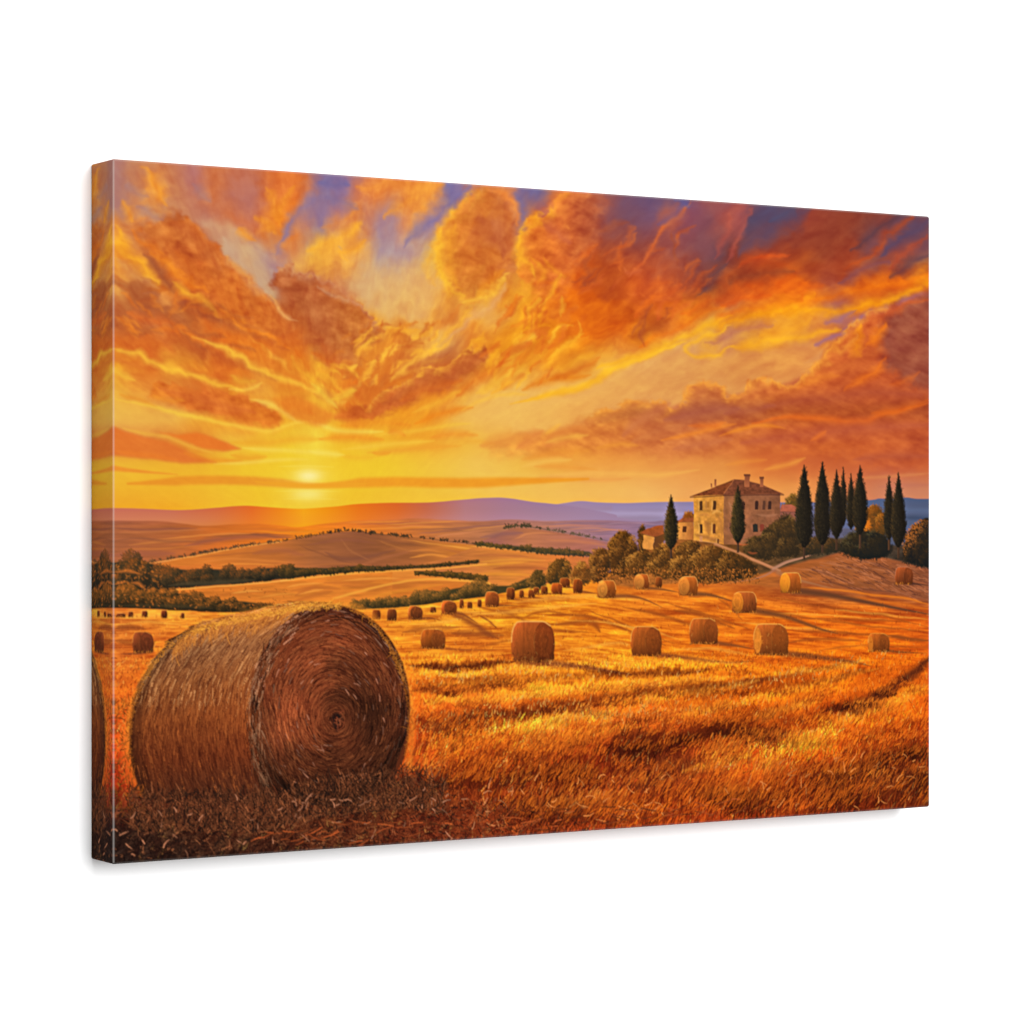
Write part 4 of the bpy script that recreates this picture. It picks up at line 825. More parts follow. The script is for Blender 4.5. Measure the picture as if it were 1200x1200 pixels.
    hill(tint(.12, 26, 3, 5, grad([(664, (228, 138, 66)), (690, (206, 112, 50)), (720, (214, 118, 44))])), [(330, 680), (380, 674), (450, 668.5), (520, 663.5), (570, 659), (600, 652), (640, 652), (700, 655), (712, 655)], 722, strip)
    hill(tint(.10, 20, 2, 6, hgrad((540, (196, 112, 66)), (600, (218, 128, 62)), (650, (212, 118, 56)), (700, (196, 108, 58)))), [(470, 668), (520, 656), (560, 642), (600, 645.5), (640, 650), (680, 653), (700, 656)], 700, strip, .8, 640)
    S((240, 160, 92), 2.5, [(545, 640.5), (580, 643.5), (620, 648), (660, 652)], .8, .8); S((180, 98, 62), 5, [(556, 652), (590, 652), (620, 654)], .6)
    S((236, 150, 66), 4, [(560, 660), (600, 657), (640, 658)], .7); S((178, 94, 52), 7, [(578, 668), (610, 666), (645, 668)], .8); S((240, 152, 60), 4, [(556, 664), (586, 662), (620, 660)], .7); S((236, 146, 56), 5, [(556, 674), (590, 674), (630, 676)], .6)
    treeline([(560, 637.5), (590, 640), (620, 642), (650, 644.5), (690, 648)], [(560, 640.5), (590, 644), (620, 648), (650, 651), (696, 653)], (70, 60, 46), (92, 76, 48), (140, 96, 56), band, 5, 8, .4)
    treeline([(486, 671), (510, 671.5), (540, 673), (572, 677)], [(486, 674), (510, 676), (540, 679), (572, 683)], (72, 54, 34), (98, 74, 38), (150, 100, 48), band, 5, 9, .4)
    # belt 1 (upper)
    treeline([(330, 667), (352, 667), (380, 668), (420, 665), (450, 666), (500, 663), (540, 660), (562, 657.5)], [(330, 679.5), (352, 677), (380, 674), (420, 671), (450, 669.5), (500, 666.5), (540, 663), (562, 660)], (58, 48, 36), (84, 66, 42), (128, 84, 46), band, 6, 10, .4)
    hill(tint(.14, 18, 3, 7, grad([(662, (198, 104, 52)), (684, (206, 110, 52))])), [(126, 664), (150, 659), (175, 662), (215, 665), (260, 668), (340, 666)], 700, strip)
    treeline([(126, 662), (150, 657), (176, 662), (200, 668), (222, 670), (240, 668), (262, 669), (290, 670), (315, 667), (345, 668)], [(126, 692), (150, 692), (192, 691), (230, 689), (262, 686), (290, 684), (315, 681.5), (345, 678.5)], (50, 42, 36), (80, 62, 46), (150, 86, 44), band, 8, 11, .36)
    S((96, 74, 56), 7, [(196, 687), (250, 684), (300, 681)], .6)
    for q in ([(134, 672), (150, 670), (164, 674)], [(134, 686), (146, 684), (160, 690)], [(154, 684), (164, 686), (172, 692)]): S((196, 104, 50), 5, q, .8)
    mid_belt = lambda: treeline([(486, 671), (510, 671.5), (540, 673), (572, 677)], [(486, 674), (510, 676), (540, 679), (572, 683)], (72, 54, 34), (98, 74, 38), (150, 100, 48), band, 5, 9, .4)
    # strip and belt 2 (lower)
    hill(tint(.13, 22, 3, 2, hgrad((190, (206, 112, 50)), (260, (212, 116, 50)), (345, (218, 122, 52)))), [(188, 694), (225, 690.5), (270, 687), (310, 683.5), (345, 680), (400, 673.5), (460, 669)], 722, strip)
    near_strips(); mid_belt()
    treeline([(330, 667), (352, 667), (380, 668), (420, 665), (450, 666), (470, 665)], [(330, 679.5), (352, 677), (380, 674), (420, 671), (450, 669.5), (470, 668)], (58, 48, 36), (84, 66, 42), (128, 84, 46), band, 6, 10, .4)
    S((240, 156, 84), 2.5, [(205, 692.5), (260, 688.2), (310, 683.8), (345, 680.5)], .9, .8, 0); S((190, 100, 46), 4, [(240, 702), (280, 696), (330, 694)], .6); S((240, 160, 80), 3, [(270, 697), (290, 694), (310, 694)], .7); S((236, 146, 66), 3, [(300, 702), (325, 698), (345, 696)], .6)
    treeline([(126, 690), (148, 684), (164, 693), (182, 696), (200, 696), (225, 699), (246, 702), (262, 706), (285, 706), (310, 709), (345, 713)], [(126, 714), (148, 714), (182, 715), (225, 717), (262, 719), (300, 719), (345, 719)], (54, 42, 30), (84, 62, 38), (170, 100, 46), band, 8, 12, .38)
    S((92, 70, 48), 6, [(140, 711), (190, 711), (250, 714)], .5)
    rr = np.random.RandomState(5)
    for (x0, x1, y0, y1, n) in ((134, 190, 660, 712, 160), (190, 340, 690, 714, 90)):
        hairs(rr.uniform(x0, x1, n), rr.uniform(y0, y1, n), rr.uniform(-3, 3, n), rr.uniform(1.5, 3.5, n), 0, np.full(n, 2.), np.array([192., 106, 48]) * rr.uniform(.7, 1.15, n)[:, None], .5)
    wz = sstep(606, 622, PY) * sstep(720, 560, PX)
    IMG[..., 2] *= 1 - .16 * wz; IMG[..., 1] *= 1 + .02 * wz
    # bushes along the far edge of the stubble
    bsh = P('printed_bush', 'row of olive bushes along the far edge of the stubble field')
    treeline([(412, 707), (440, 706), (456, 704), (478, 702), (500, 694), (520, 694), (540, 690), (556, 684), (580, 688), (596, 688), (612, 682), (628, 676), (640, 676)], [(412, 716), (440, 715), (478, 713), (500, 710), (540, 705), (580, 699), (612, 694), (640, 684)], (64, 52, 28), (100, 78, 36), (172, 116, 50), bsh, 7, 13, .4)
    # ---- the stubble field
    fld = P('printed_field', 'golden stubble field in furrowed rows with trampled straw in front')
    WX = ((fbm(PX / 20, PY / 8, 1, 3) - .5) * 6).astype(np.float32); WY = ((fbm(PX / 22, PY / 7, 5, 3) - .5) * 3).astype(np.float32)
    edge = [(120, 713.5), (160, 714), (210, 717), (260, 719), (330, 719), (440, 715), (480, 712), (520, 707), (560, 701.5), (600, 694.5), (640, 686), (680, 677), (720, 672), (800, 674), (840, 664), (905, 668), (950, 650), (985, 646), (1020, 652), (1060, 660), (1092, 668)]
    def fc(px, py):
        wv = fbm(px / 60, py / 9, 2, 4) - .5; w2 = fbm(px / 9, py / 3.5, 6, 3) - .5
        near = sstep(690, 900, py); y2 = py + wv * 14 * (1 + 1.2 * near)
        c = FIELD(px + wv * 30, y2) * np.array([1.0, .94, .84], np.float32) * (1 + np.array([.06, -.05, -.08], np.float32) * near[..., None])
        fur = (fbm(px / 34 + py / 9, (py - (px - 600) * .10 * sstep(560, 760, px)) / 2.6, 3, 4) - .5) * sstep(690, 705, py) * sstep(800, 770, py) * .75
        tuft = (fbm(px / 6 + py / 14, py / 15, 4, 4) - .5) * sstep(780, 900, py) * 1.1
        return c * (1 + (wv * .5 + w2 * .26 + tuft + fur)[..., None] * np.array([.62, 1.1, 1.15], np.float32))
    below(fc, edge, .8, 1, fld, .4)
    # furrows sweeping round the rise
    for q, w, a in (([(560, 712), (600, 722), (640, 738), (690, 742)], 5, .5), ([(640, 722), (690, 724), (740, 742), (780, 758)], 4, .6), ([(690, 716), (740, 736), (790, 756)], 3, .55), ([(730, 712), (780, 724), (840, 744)], 4, .5),
                    ([(780, 708), (830, 722), (880, 740)], 3, .5), ([(610, 724), (640, 718), (668, 722)], 3, .5), ([(640, 734), (690, 730), (706, 742)], 6, .6), ([(790, 716), (820, 722), (860, 738)], 5, .6), ([(840, 700), (860, 716), (870, 728)], 3, .4),
                    ([(900, 700), (960, 712), (1030, 722), (1090, 738)], 3, .5), ([(880, 712), (950, 726), (1030, 736), (1090, 742)], 3, .5), ([(930, 740), (1000, 744), (1090, 752)], 4, .5), ([(950, 726), (1010, 728), (1060, 730)], 3, .5),
                    ([(920, 754), (970, 750), (1010, 752)], 4, .5), ([(1040, 746), (1064, 750), (1092, 752)], 4, .7), ([(960, 764), (1010, 758), (1090, 760)], 3, .4), ([(560, 760), (600, 752), (650, 748)], 4, .4)):
        S((160, 76, 24), w * 1.3, q, min(1, a * 1.35))
    for q, w in (([(520, 718), (580, 720), (640, 714), (700, 708)], 6), ([(600, 708), (680, 700), (760, 704)], 6), ([(660, 728), (720, 732), (770, 744)], 3), ([(700, 730), (760, 740), (800, 752)], 3), ([(860, 730), (920, 736), (980, 740)], 4), ([(900, 720), (960, 722), (1040, 728)], 3),
                 ([(980, 716), (1040, 722), (1090, 728)], 4), ([(480, 734), (520, 730), (560, 722)], 5), ([(660, 764), (720, 756), (740, 758)], 5), ([(790, 762), (840, 762), (880, 770)], 5), ([(140, 726), (190, 722), (240, 724)], 4), ([(136, 734), (170, 730), (220, 734)], 3)):
        S((250, 176, 66), w, q, .5)
    for q, w, a in (([(522, 719), (546, 728), (570, 742), (584, 750)], 7, .7), ([(530, 744), (560, 744), (590, 746)], 8, .5), ([(472, 742), (500, 738), (540, 736)], 6, .45), ([(560, 722), (572, 728), (584, 737)], 3, .7), ([(136, 738), (150, 736), (170, 738)], 6, .6), ([(134, 752), (150, 754), (190, 760)], 6, .5)):
        S((150, 74, 30), w * 1.2, q, min(1, a * 1.2))
    # shaded slope at the right
    poly(tint(.22, 22, 4, 3, hgrad((850, (196, 108, 40)), (920, (182, 98, 42)), (985, (166, 92, 46)), (1090, (142, 78, 48)))), [(836, 682), (880, 676), (920, 666), (960, 655), (1000, 648), (1094, 660), (1094, 708), (1050, 698), (1000, 692), (950, 684), (900, 688)], 3, .9)
    for q, a in (([(930, 668), (970, 672), (1000, 686)], .6), ([(960, 660), (1000, 668), (1040, 690)], .6), ([(990, 654), (1030, 664), (1060, 680)], .6), ([(1000, 664), (1040, 672), (1062, 688)], .5), ([(1060, 690), (1076, 692), (1092, 696)], .6)):
        S((196, 120, 78), 3, q, a)
    for q in ([(944, 666), (980, 678), (1010, 690)], [(980, 658), (1020, 670), (1046, 686)], [(1020, 660), (1040, 668), (1064, 684)], [(960, 680), (1000, 690), (1050, 696)]): S((104, 56, 40), 3, q, .6)
    rq = np.random.RandomState(31); n = 900; x = rq.uniform(930, 1092, n); y = rq.uniform(650, 704, n); ok = inside(x, y, [(930, 676), (985, 650), (1092, 664), (1092, 706), (1000, 692)]); x, y = x[ok], y[ok]; n = len(x)
    hairs(x, y, .38 + rq.normal(0, .15, n), rq.uniform(4, 14, n), 0, rq.choice([1, 2], n).astype(float), np.where(rq.uniform(0, 1, n)[:, None] < .5, np.array([186., 112, 74]), np.array([96., 52, 40])) * rq.uniform(.8, 1.15, n)[:, None], .35)
    S((242, 130, 32), 4, [(938, 690), (980, 692), (1020, 698), (1060, 702), (1092, 710)], .8); S((230, 116, 28), 6, [(960, 698), (1010, 704), (1060, 710), (1092, 716)], .6)
    # ---- farm hill: ground, hedge, path
    farm_ground = [(700, 684), (735, 664), (752, 642), (780, 638), (812, 626), (848, 630), (875, 620), (920, 620), (955, 632), (990, 632), (1040, 640), (1092, 640), (1092, 668), (1040, 656), (985, 648), (940, 660), (900, 672), (860, 682), (800, 684), (740, 690)]
    poly(tint(.3, 9, 4, 2, hgrad((700, (170, 96, 38)), (780, (160, 92, 38)), (850, (128, 78, 36)), (930, (92, 66, 40)), (1000, (74, 58, 42)), (1092, (58, 46, 38)))), farm_ground, 2, 1)
    # far outbuildings
    leaf = lambda pts, n, D, M, L, nm, lab=None, **k: lit_foliage(pts, n, D, tuple(np.array(M) * np.array([1.0, .84, .68])), L, P(nm, lab), **k)
    leaf([(748, 632), (751, 618), (756, 622), (757, 646), (750, 650)], 60, (62, 46, 26), (100, 68, 30), (176, 110, 42), 'printed_bush', seed=2)
    ob = P('printed_outbuilding', 'small lit shed with a rusty roof left of the farmhouse')
    poly(tint(.12, 3, 5, 2, (216, 140, 62)), [(753.5, 627), (766, 629), (766, 646), (753.5, 644)], .6, 1, ob); poly((112, 66, 32), [(766, 628), (779, 625), (779, 646), (766, 646)], .6, 1, ob)
    poly(tint(.15, 3, 3, 3, (160, 82, 40)), [(751, 626), (758, 620), (778, 617), (779, 626), (766, 630)], .7, 1, P('roof', None, ob)); S((90, 48, 28), 1.2, [(751, 626.8), (766, 630.3)], .8, .5, 0)
    ob = P('printed_outbuilding', 'low tiled wing against the left wall of the farmhouse')
    poly(tint(.14, 3, 5, 3, hgrad((793, (222, 146, 66)), (813, (178, 104, 48)))), [(793.5, 612), (813, 611), (813, 634), (793.5, 633)], .6, 1, ob)
    poly(tint(.15, 3, 3, 4, (162, 86, 44)), [(792, 613), (803, 605), (813.5, 604), (813.5, 613)], .7, 1, P('roof', None, ob)); poly((96, 52, 28), [(801, 618.5), (804.8, 618.5), (804.8, 625.5), (801, 625.5)], .5, 1, P('window', None, ob))
    S((96, 52, 28), 1.2, [(792, 613.3), (813.5, 613.3)], .8, .5, 0); S((120, 66, 30), 2, [(808, 616), (808.5, 632)], .6)
    leaf([(800, 606), (806, 601), (812, 604), (813, 608)], 40, (110, 66, 30), (150, 92, 40), (206, 132, 52), 'printed_bush', seed=3)
    leaf([(916, 596), (922, 586), (928, 581), (934, 584), (938, 596), (936, 602)], 80, (84, 66, 34), (128, 98, 44), (190, 138, 56), 'printed_bush', seed=4)
    ob = P('printed_outbuilding', 'lean-to with a tiled roof on the right of the farmhouse')
    poly((142, 84, 66), [(914, 600), (934, 600), (934, 634), (914, 630)], .6, 1, ob); poly(tint(.12, 3, 2, 2, (172, 92, 66)), [(914, 601), (916, 593), (928, 593), (935, 597), (935, 601.5)], .6, 1, P('roof', None, ob)); S((96, 54, 44), 1.2, [(914, 602), (935, 602)], .8, .5, 0)
    # ---- the farmhouse
    WX *= .25; WY *= .25
    fh = P('printed_farmhouse', 'stone farmhouse with a hipped tile roof and lit left wall')
    poly(tint(.24, 5, 5, 2, hgrad((813, (222, 150, 60)), (848, (206, 132, 54)))), [(813, 582), (848.5, 580), (848.5, 639.5), (813, 634.5)], .5, 1, fh)
    poly(tint(.2, 6, 6, 4, hgrad((848, (158, 98, 58)), (880, (150, 92, 60)), (915, (138, 84, 56)))), [(848.3, 580), (914.5, 579), (914.5, 630), (880, 640), (848.3, 639.5)], .5, 1, fh)
    for q, w, c, a in (([(826, 612), (830, 618), (831, 628)], 9, (172, 108, 52), .75), ([(842, 606), (846, 616), (846, 630)], 6, (180, 114, 54), .7), ([(815, 628), (830, 632), (846, 636)], 6, (168, 104, 54), .7), ([(834, 604), (840, 600), (846, 602)], 4, (236, 172, 86), .6),
                       ([(818, 606), (826, 604), (832, 606)], 4, (196, 124, 58), .6), ([(866, 612), (876, 610), (884, 606)], 3, (150, 92, 66), .6), ([(852, 620), (862, 628), (876, 634)], 10, (140, 88, 62), .6), ([(886, 604), (900, 606), (912, 604)], 4, (186, 124, 90), .5), ([(854, 590), (858, 598), (856, 606)], 5, (196, 132, 92), .5)):
        S(c, w, q, a)
    rf = P('roof', None, fh)
    def tiles(base): return lambda px, py: (np.array(base, np.float32) * (1 + .10 * np.sin((px + py * .6) * 3.4) * .5 + ((fbm(px / 3, py / 2, 4, 3) - .5) * .5))[..., None])
    poly(tiles((130, 66, 34)), [(808.8, 583), (861, 563), (847.5, 581.3)], .5, 1, rf); poly(tiles((122, 66, 42)), [(847.3, 581.5), (861, 563), (874, 564), (896, 570.5), (918.8, 580.5)], .5, 1, rf)
    S((196, 116, 68), 1.4, [(860.5, 563.5), (848, 580)], .8, .5, 0); S((180, 104, 60), 1.3, [(861, 563.2), (874, 564.2), (895, 570.2), (918, 580)], .8, .5, 0)
    S((92, 48, 32), 1.8, [(809, 584.2), (828, 583.6), (847.8, 582.2)], .9, .5, 0); S((84, 44, 34), 1.8, [(848, 582.2), (880, 581.8), (918.5, 581.4)], .9, .5, 0); S((140, 86, 58), 2, [(850, 584.5), (880, 584), (914, 583.6)], .5, .6, 0)
    for x0, x1, y0, y1 in ((872.5, 878.5, 558.5, 572), (890.8, 895, 561.5, 572), (837.6, 840, 563, 571), (833.3, 835, 568, 572.5)):
        ch = P('chimney', None, fh); poly(grad([(y0, (138, 76, 46)), (y1, (178, 100, 62))]), [(x0, y0), (x1, y0), (x1, y1), (x0, y1)], .5, 1, ch)
        if x1 - x0 > 3: poly((116, 62, 40), [(x0 - .8, y0 - 1.5), (x1 + .8, y0 - 1.5), (x1 + .8, y0 + 1), (x0 - .8, y0 + 1)], .5, 1, ch); S((206, 128, 72), .9, [(x0 + .4, y0 + 1.5), (x0 + .4, y1 - 2)], .7, .5, 0)
    for x0, x1, y0, y1, c in ((819.8, 823.4, 588.5, 599.5, (92, 56, 30)), (835.6, 839.4, 588, 598.8, (92, 56, 30)), (828.6, 831.4, 589.5, 596.5, (176, 112, 44)), (820, 823.4, 615.5, 626.5, (78, 48, 30)), (835.6, 839, 615, 626.8, (112, 62, 34)), (840.5, 842.5, 633, 638.5, (112, 66, 38)),
                              (884.8, 888.8, 588, 598.5, (70, 42, 34)), (893.8, 897, 588, 598.8, (98, 60, 44)), (900.2, 904, 588.5, 598.5, (72, 44, 36)), (869.8, 873, 589, 598.5, (78, 48, 38)), (882.4, 888.4, 615.2, 625, (56, 48, 40)), (891, 896, 615.5, 624.5, (134, 62, 44)), (855, 857.5, 614, 622, (120, 74, 52))):
        S((238, 178, 100) if x0 < 845 and c[0] < 150 else (150, 96, 70), 1.6, [(x0 - 1, y0 - .6), (x0 - 1, y1 + .6)], .55, .6, 0)
        poly(c, [(x0, y1), (x0, y0 + .8), ((x0 + x1) / 2, y0 - .3), (x1, y0 + .8), (x1, y1)], .5, 1, P('window', None, fh)); S((190, 124, 76), 1, [(x0 - .6, y1 + .8), (x1 + .6, y1 + .8)], .6, .5, 0)
    S((150, 96, 62), .9, [(848.4, 583), (848.4, 638)], .5, .5, 0)
    poly((206, 136, 84), [(820, 630), (823.2, 630), (823.2, 636.4), (820, 636)], .5, .9, P('door', None, fh))
    # ---- trees and bushes round the house
    leaf([(875, 652), (873, 640), (880, 631), (891, 629), (899, 619), (910, 613), (921, 605), (932, 612), (938, 632), (934, 650), (914, 655), (896, 656)], 700, (52, 40, 26), (96, 78, 46), (150, 112, 56), 'printed_bush', 'dark bushes against the shaded wall of the farmhouse', seed=5, hot=.38, clumps=22)
    for q in ([(876, 648), (882, 650), (888, 649)], [(862, 638), (870, 640), (878, 639)]): S((190, 90, 46), 3, q, .7)
    leaf([(716, 672), (712, 652), (716, 634), (726, 625), (736, 626), (744, 636), (747, 652), (742, 668), (732, 676)], 620, (52, 36, 20), (104, 72, 32), (196, 126, 48), 'printed_tree', 'round leafy tree at the left end of the farm hedge', seed=6, hot=.46)
    leaf([(691, 672), (693, 652), (702, 645), (711, 647), (714, 660), (712, 674), (704, 682), (694, 682)], 380, (58, 40, 22), (112, 76, 34), (206, 132, 52), 'printed_tree', seed=7, hot=.46)
    leaf([(640, 682), (643, 666), (650, 660), (660, 657), (668, 664), (670, 672), (664, 682), (652, 686)], 330, (58, 46, 26), (108, 78, 34), (196, 126, 48), 'printed_tree', 'small round tree standing at the field edge', seed=8, hot=.46)
    leaf([(622, 690), (626, 674), (634, 671), (638, 680), (636, 690)], 160, (58, 48, 28), (92, 74, 36), (160, 108, 46), 'printed_bush', seed=9)
    leaf([(668, 676), (676, 663), (684, 661), (690, 668), (692, 680), (684, 686), (674, 688)], 260, (84, 56, 26), (140, 92, 38), (206, 136, 54), 'printed_bush', seed=10)
    for k, (pts, n) in enumerate((([(734, 672), (736, 656), (746, 650), (758, 648), (764, 656), (760, 670), (748, 676)], 300), ([(758, 672), (762, 654), (772, 642), (782, 640), (788, 652), (786, 668), (774, 676)], 380), ([(786, 668), (790, 648), (800, 638), (814, 636), (820, 642), (812, 656), (798, 668)], 260), ([(774, 678), (780, 664), (792, 656), (802, 654), (806, 664), (798, 678)], 300),
                                  ([(798, 682), (804, 662), (816, 650), (832, 642), (846, 644), (862, 650), (878, 660), (886, 668), (878, 678), (850, 682), (822, 684)], 900))):
        leaf(pts, n, (60, 42, 22), (112, 78, 34), (206, 136, 54), 'printed_bush', 'broad clipped hedge on the bank below the farmhouse' if k == 4 else None, seed=20 + k, hot=.46 if k < 4 else .4, clumps=8 if k < 4 else 18)
    pth = P('printed_path', 'pale track winding up to the printed farmhouse')
    S((184, 118, 74), 4, [(838, 639), (852, 644), (868, 650), (884, 658), (898, 664), (912, 670)], .95, .5, 0, pth); S((168, 116, 88), 5, [(906, 668), (922, 660), (940, 655), (958, 648), (980, 643)], .95, .5, 3, pth)
    S((176, 112, 78), 4, [(910, 668), (896, 676), (878, 681), (850, 685)], .9, .6, 3, pth); S((166, 100, 66), 8, [(906, 668), (922, 678), (946, 684), (972, 690)], .7, .9, 3)
    S((190, 124, 82), 3, [(880, 656), (900, 664), (914, 670)], .9, .5, 0, pth); S((182, 126, 94), 3.2, [(906, 668), (922, 661), (940, 655.5), (960, 649), (984, 643)], .9, .5, 3, pth)
    S((206, 140, 84), 2, [(812, 634), (836, 638), (856, 645)], .8)
    S((176, 112, 66), 6, [(912, 672), (934, 680), (962, 688), (996, 694)], .6, .8, 3)
    r = np.random.RandomState(9); n = 700; x = r.uniform(700, 890, n); y = r.uniform(668, 686, n)
    hairs(x, y, -1.57 + r.normal(0, .8, n), r.uniform(2, 5, n), 0, np.full(n, 1.5), np.array([190., 110, 42]) * r.uniform(.5, 1.15, n)[:, None], .6)
    leaf([(1004, 622), (1008, 606), (1018, 596), (1028, 594), (1036, 604), (1038, 622), (1030, 632)], 420, (90, 60, 26), (140, 92, 36), (222, 140, 44), 'printed_tree', 'yellow lit tree between the two groups of cypresses', seed=30, hot=.42)
    leaf([(1009, 620), (1012, 612), (1019, 613), (1018, 622)], 60, (180, 104, 30), (216, 132, 38), (240, 156, 50), 'printed_bush', seed=31, hot=.6)
    leaf([(984, 646), (992, 630), (1004, 624), (1020, 624), (1036, 628), (1044, 640), (1040, 652), (1010, 656), (994, 652)], 560, (34, 32, 28), (52, 48, 36), (88, 76, 48), 'printed_bush', 'blue-black bush below the yellow tree', seed=32, hot=.34)
    leaf([(1060, 660), (1060, 634), (1068, 620), (1080, 612), (1094, 616), (1094, 664), (1078, 664)], 560, (32, 29, 27), (64, 54, 38), (196, 112, 46), 'printed_bush', 'dark bush with glowing top at the right edge', seed=33, hot=.36)
    leaf([(936, 640), (950, 632), (976, 634), (988, 644), (970, 650), (944, 650)], 220, (50, 42, 30), (84, 66, 40), (120, 88, 48), 'printed_bush', seed=34, hot=.36)
    WX *= 0; WY *= 0
    CY = 'printed_cypress'
    cypress(786.5, 581, 645, 14.5, 656, 1, P(CY, 'lone cypress on the slope left of the farmhouse'), 1, hot=.42)
    cypress(865, 570, 638, 15, 649, .9, P(CY, 'cypress standing before the farmhouse wall'), 2, mid=(72, 58, 30), low=.72, hot=.4)
    for k, (x, t, f, w, tr, lo) in enumerate(((988.5, 548.5, 618, 7, 0, .7), (997.5, 556, 622, 9.5, 0, .7), (942.5, 546, 643, 20, 657, .72), (964, 542.5, 640, 18.5, 649, .72), (980.5, 551.5, 633, 14.5, 646, .72), (1008, 546.5, 628, 16, 644, .6), (1042, 558.5, 634, 11.5, 646, .75), (1053, 556, 643, 16, 656, .7))):
        cypress(x, t, f, w, tr, .75, P(CY, None), 40 + k, (30, 25, 20), (52, 43, 28), (112, 78, 36), lo, .34)
    paint_bales(fld)
    paint_front(fld)

def paint_bales(fld):
    P = new_id; B = 'printed_hay_bale'
    sh = (150, 78, 32)
    # far left, tiny
    for x0, x1, y0, y1 in ((136, 147, 720, 724.5), (150, 156, 718, 724.5), (166, 173, 717, 724.5), (188.5, 196, 716.5, 725.5), (212, 216, 719.5, 726)):
        small_bale(x0, x1, y0, y1, P(B), c=((140, 74, 40), (118, 60, 34), (236, 150, 70)))
    small_bale(155, 180, 742, 766, P(B, 'shaded bale near the left edge behind the large one'), c=((150, 80, 44), (140, 72, 40), (238, 150, 62)), shadow=((140, 74, 38), 5, [(178, 764), (160, 767), (142, 768)]), face=.5)
    for x0, x1, y0, y1 in ((436, 446, 716, 727), (504, 511, 712.5, 719), (559.5, 564.5, 704, 712.5), (547.5, 553.5, 706.5, 714), (538.5, 543.5, 704, 714), (593.5, 603.5, 690.5, 704), (608.5, 614, 693, 702), (619, 627, 692.5, 702), (625, 632, 690, 698), (634, 642, 688.5, 697.5), (656, 668, 679, 690)):
        small_bale(x0, x1, y0, y1, P(B), c=((150, 82, 34), (128, 66, 30), (226, 142, 60)), shadow=(sh, 2.5, [(x1 - 1, y1 - .5), (x1 + 5, y1), (x1 + 10, y1 + .8)]) if x0 > 560 else None)
    small_bale(453.5, 465, 715, 728.5, P(B), c=((140, 78, 36), (126, 68, 32), (230, 146, 64)))
    small_bale(478, 495.5, 711.5, 727.5, P(B), c=((198, 112, 46), (138, 76, 36), (240, 165, 72)), shadow=(sh, 4, [(492, 726), (506, 726), (518, 729)]), face=.62)
    small_bale(517, 535.5, 705.5, 721, P(B), c=((206, 110, 46), (150, 82, 36), (242, 168, 76)), shadow=(sh, 5, [(532, 719), (544, 722), (560, 732)]), face=.6)
    small_bale(568.5, 585, 695, 712.5, P(B), c=((176, 98, 42), (160, 86, 38), (236, 160, 74)), shadow=(sh, 3.5, [(582, 711), (594, 711), (607, 711)]), face=.5)
    small_bale(646, 659, 685, 697.5, P(B), c=((186, 96, 36), (160, 80, 34), (240, 156, 60)), shadow=(sh, 2.5, [(657, 697), (664, 697.5), (670, 697)]))
    small_bale(671.5, 683, 680, 696.5, P(B), c=((160, 86, 34), (140, 74, 32), (232, 148, 58)), shadow=(sh, 4, [(681, 694.5), (692, 696), (702, 697)]), face=.5)
    small_bale(700, 722, 682, 702, P(B), c=((196, 112, 44), (226, 138, 50), (250, 176, 84)), shadow=((150, 80, 34), 6, [(718, 700), (738, 700), (756, 704), (776, 713)]), face=.4, flip=True)
    small_bale(743, 761, 674.5, 692, P(B), c=((196, 108, 46), (214, 128, 50), (248, 172, 84)), shadow=((134, 74, 34), 5, [(756, 690), (776, 692), (798, 696)]), face=.5, flip=True)
    small_bale(768, 776, 678, 690, P(B), c=((150, 84, 36), (130, 72, 34), (190, 112, 48)))
    small_bale(795, 818, 677.5, 699, P(B), c=((206, 118, 46), (226, 132, 48), (250, 178, 92)), shadow=((134, 74, 34), 7, [(810, 697), (834, 699), (862, 707)]), face=.42, flip=True)
    small_bale(858, 887, 695.5, 719.5, P(B, 'bale with one bright end on the slope below the track'), c=((186, 102, 46), (232, 130, 38), (250, 182, 88)), shadow=((134, 72, 32), 8, [(880, 716), (920, 724), (960, 738), (982, 744)]), face=.34, flip=True)
    small_bale(914, 939, 673, 696, P(B, 'glowing bale beside the fork of the track'), c=((206, 116, 46), (244, 144, 38), (252, 190, 90)), shadow=((110, 62, 36), 9, [(930, 693), (980, 700), (1040, 712), (1092, 722)]), face=.36, flip=True)
    small_bale(1049, 1070, 666, 686, P(B, 'dull bale in shade near the right edge'), c=((164, 88, 48), (146, 76, 40), (190, 124, 90)), shadow=((84, 48, 36), 4, [(1066, 685), (1076, 686), (1092, 688)]), face=.4)
    small_bale(493, 522, 739, 761.5, P(B), c=((176, 98, 36), (166, 90, 36), (236, 160, 70)), shadow=((170, 84, 30), 4, [(518, 761), (546, 763), (594, 762)]), face=.42)
    small_bale(808, 841.5, 726.5, 756, P(B), c=((180, 100, 40), (166, 88, 34), (240, 166, 72)), shadow=((150, 76, 30), 6, [(834, 754), (862, 758), (884, 762)]), face=.38)
    small_bale(883, 924, 733, 769, P(B, 'large bale right of centre with both ends visible'), c=((186, 104, 42), (176, 94, 34), (244, 168, 72)), shadow=((140, 70, 28), 8, [(916, 767), (960, 772), (1004, 778), (1020, 782)]), face=.36)
    a = np.linspace(0, 6.283, 22)[:-1]
    k = P('bale_end', None, len(KINDS) - 1); poly(tint(.15, 2, 4, 2, (226, 130, 40)), [(888 + 4.4 * math.cos(v), 752 + 15 * math.sin(v)) for v in a], .7, .9, k)
    small_bale(1017, 1042.5, 744, 765.5, P(B, 'bale standing alone near the right edge in the sun'), c=((190, 104, 36), (170, 90, 32), (240, 160, 62)), shadow=((140, 70, 26), 4, [(1038, 764), (1060, 766), (1092, 767)]), face=.4)
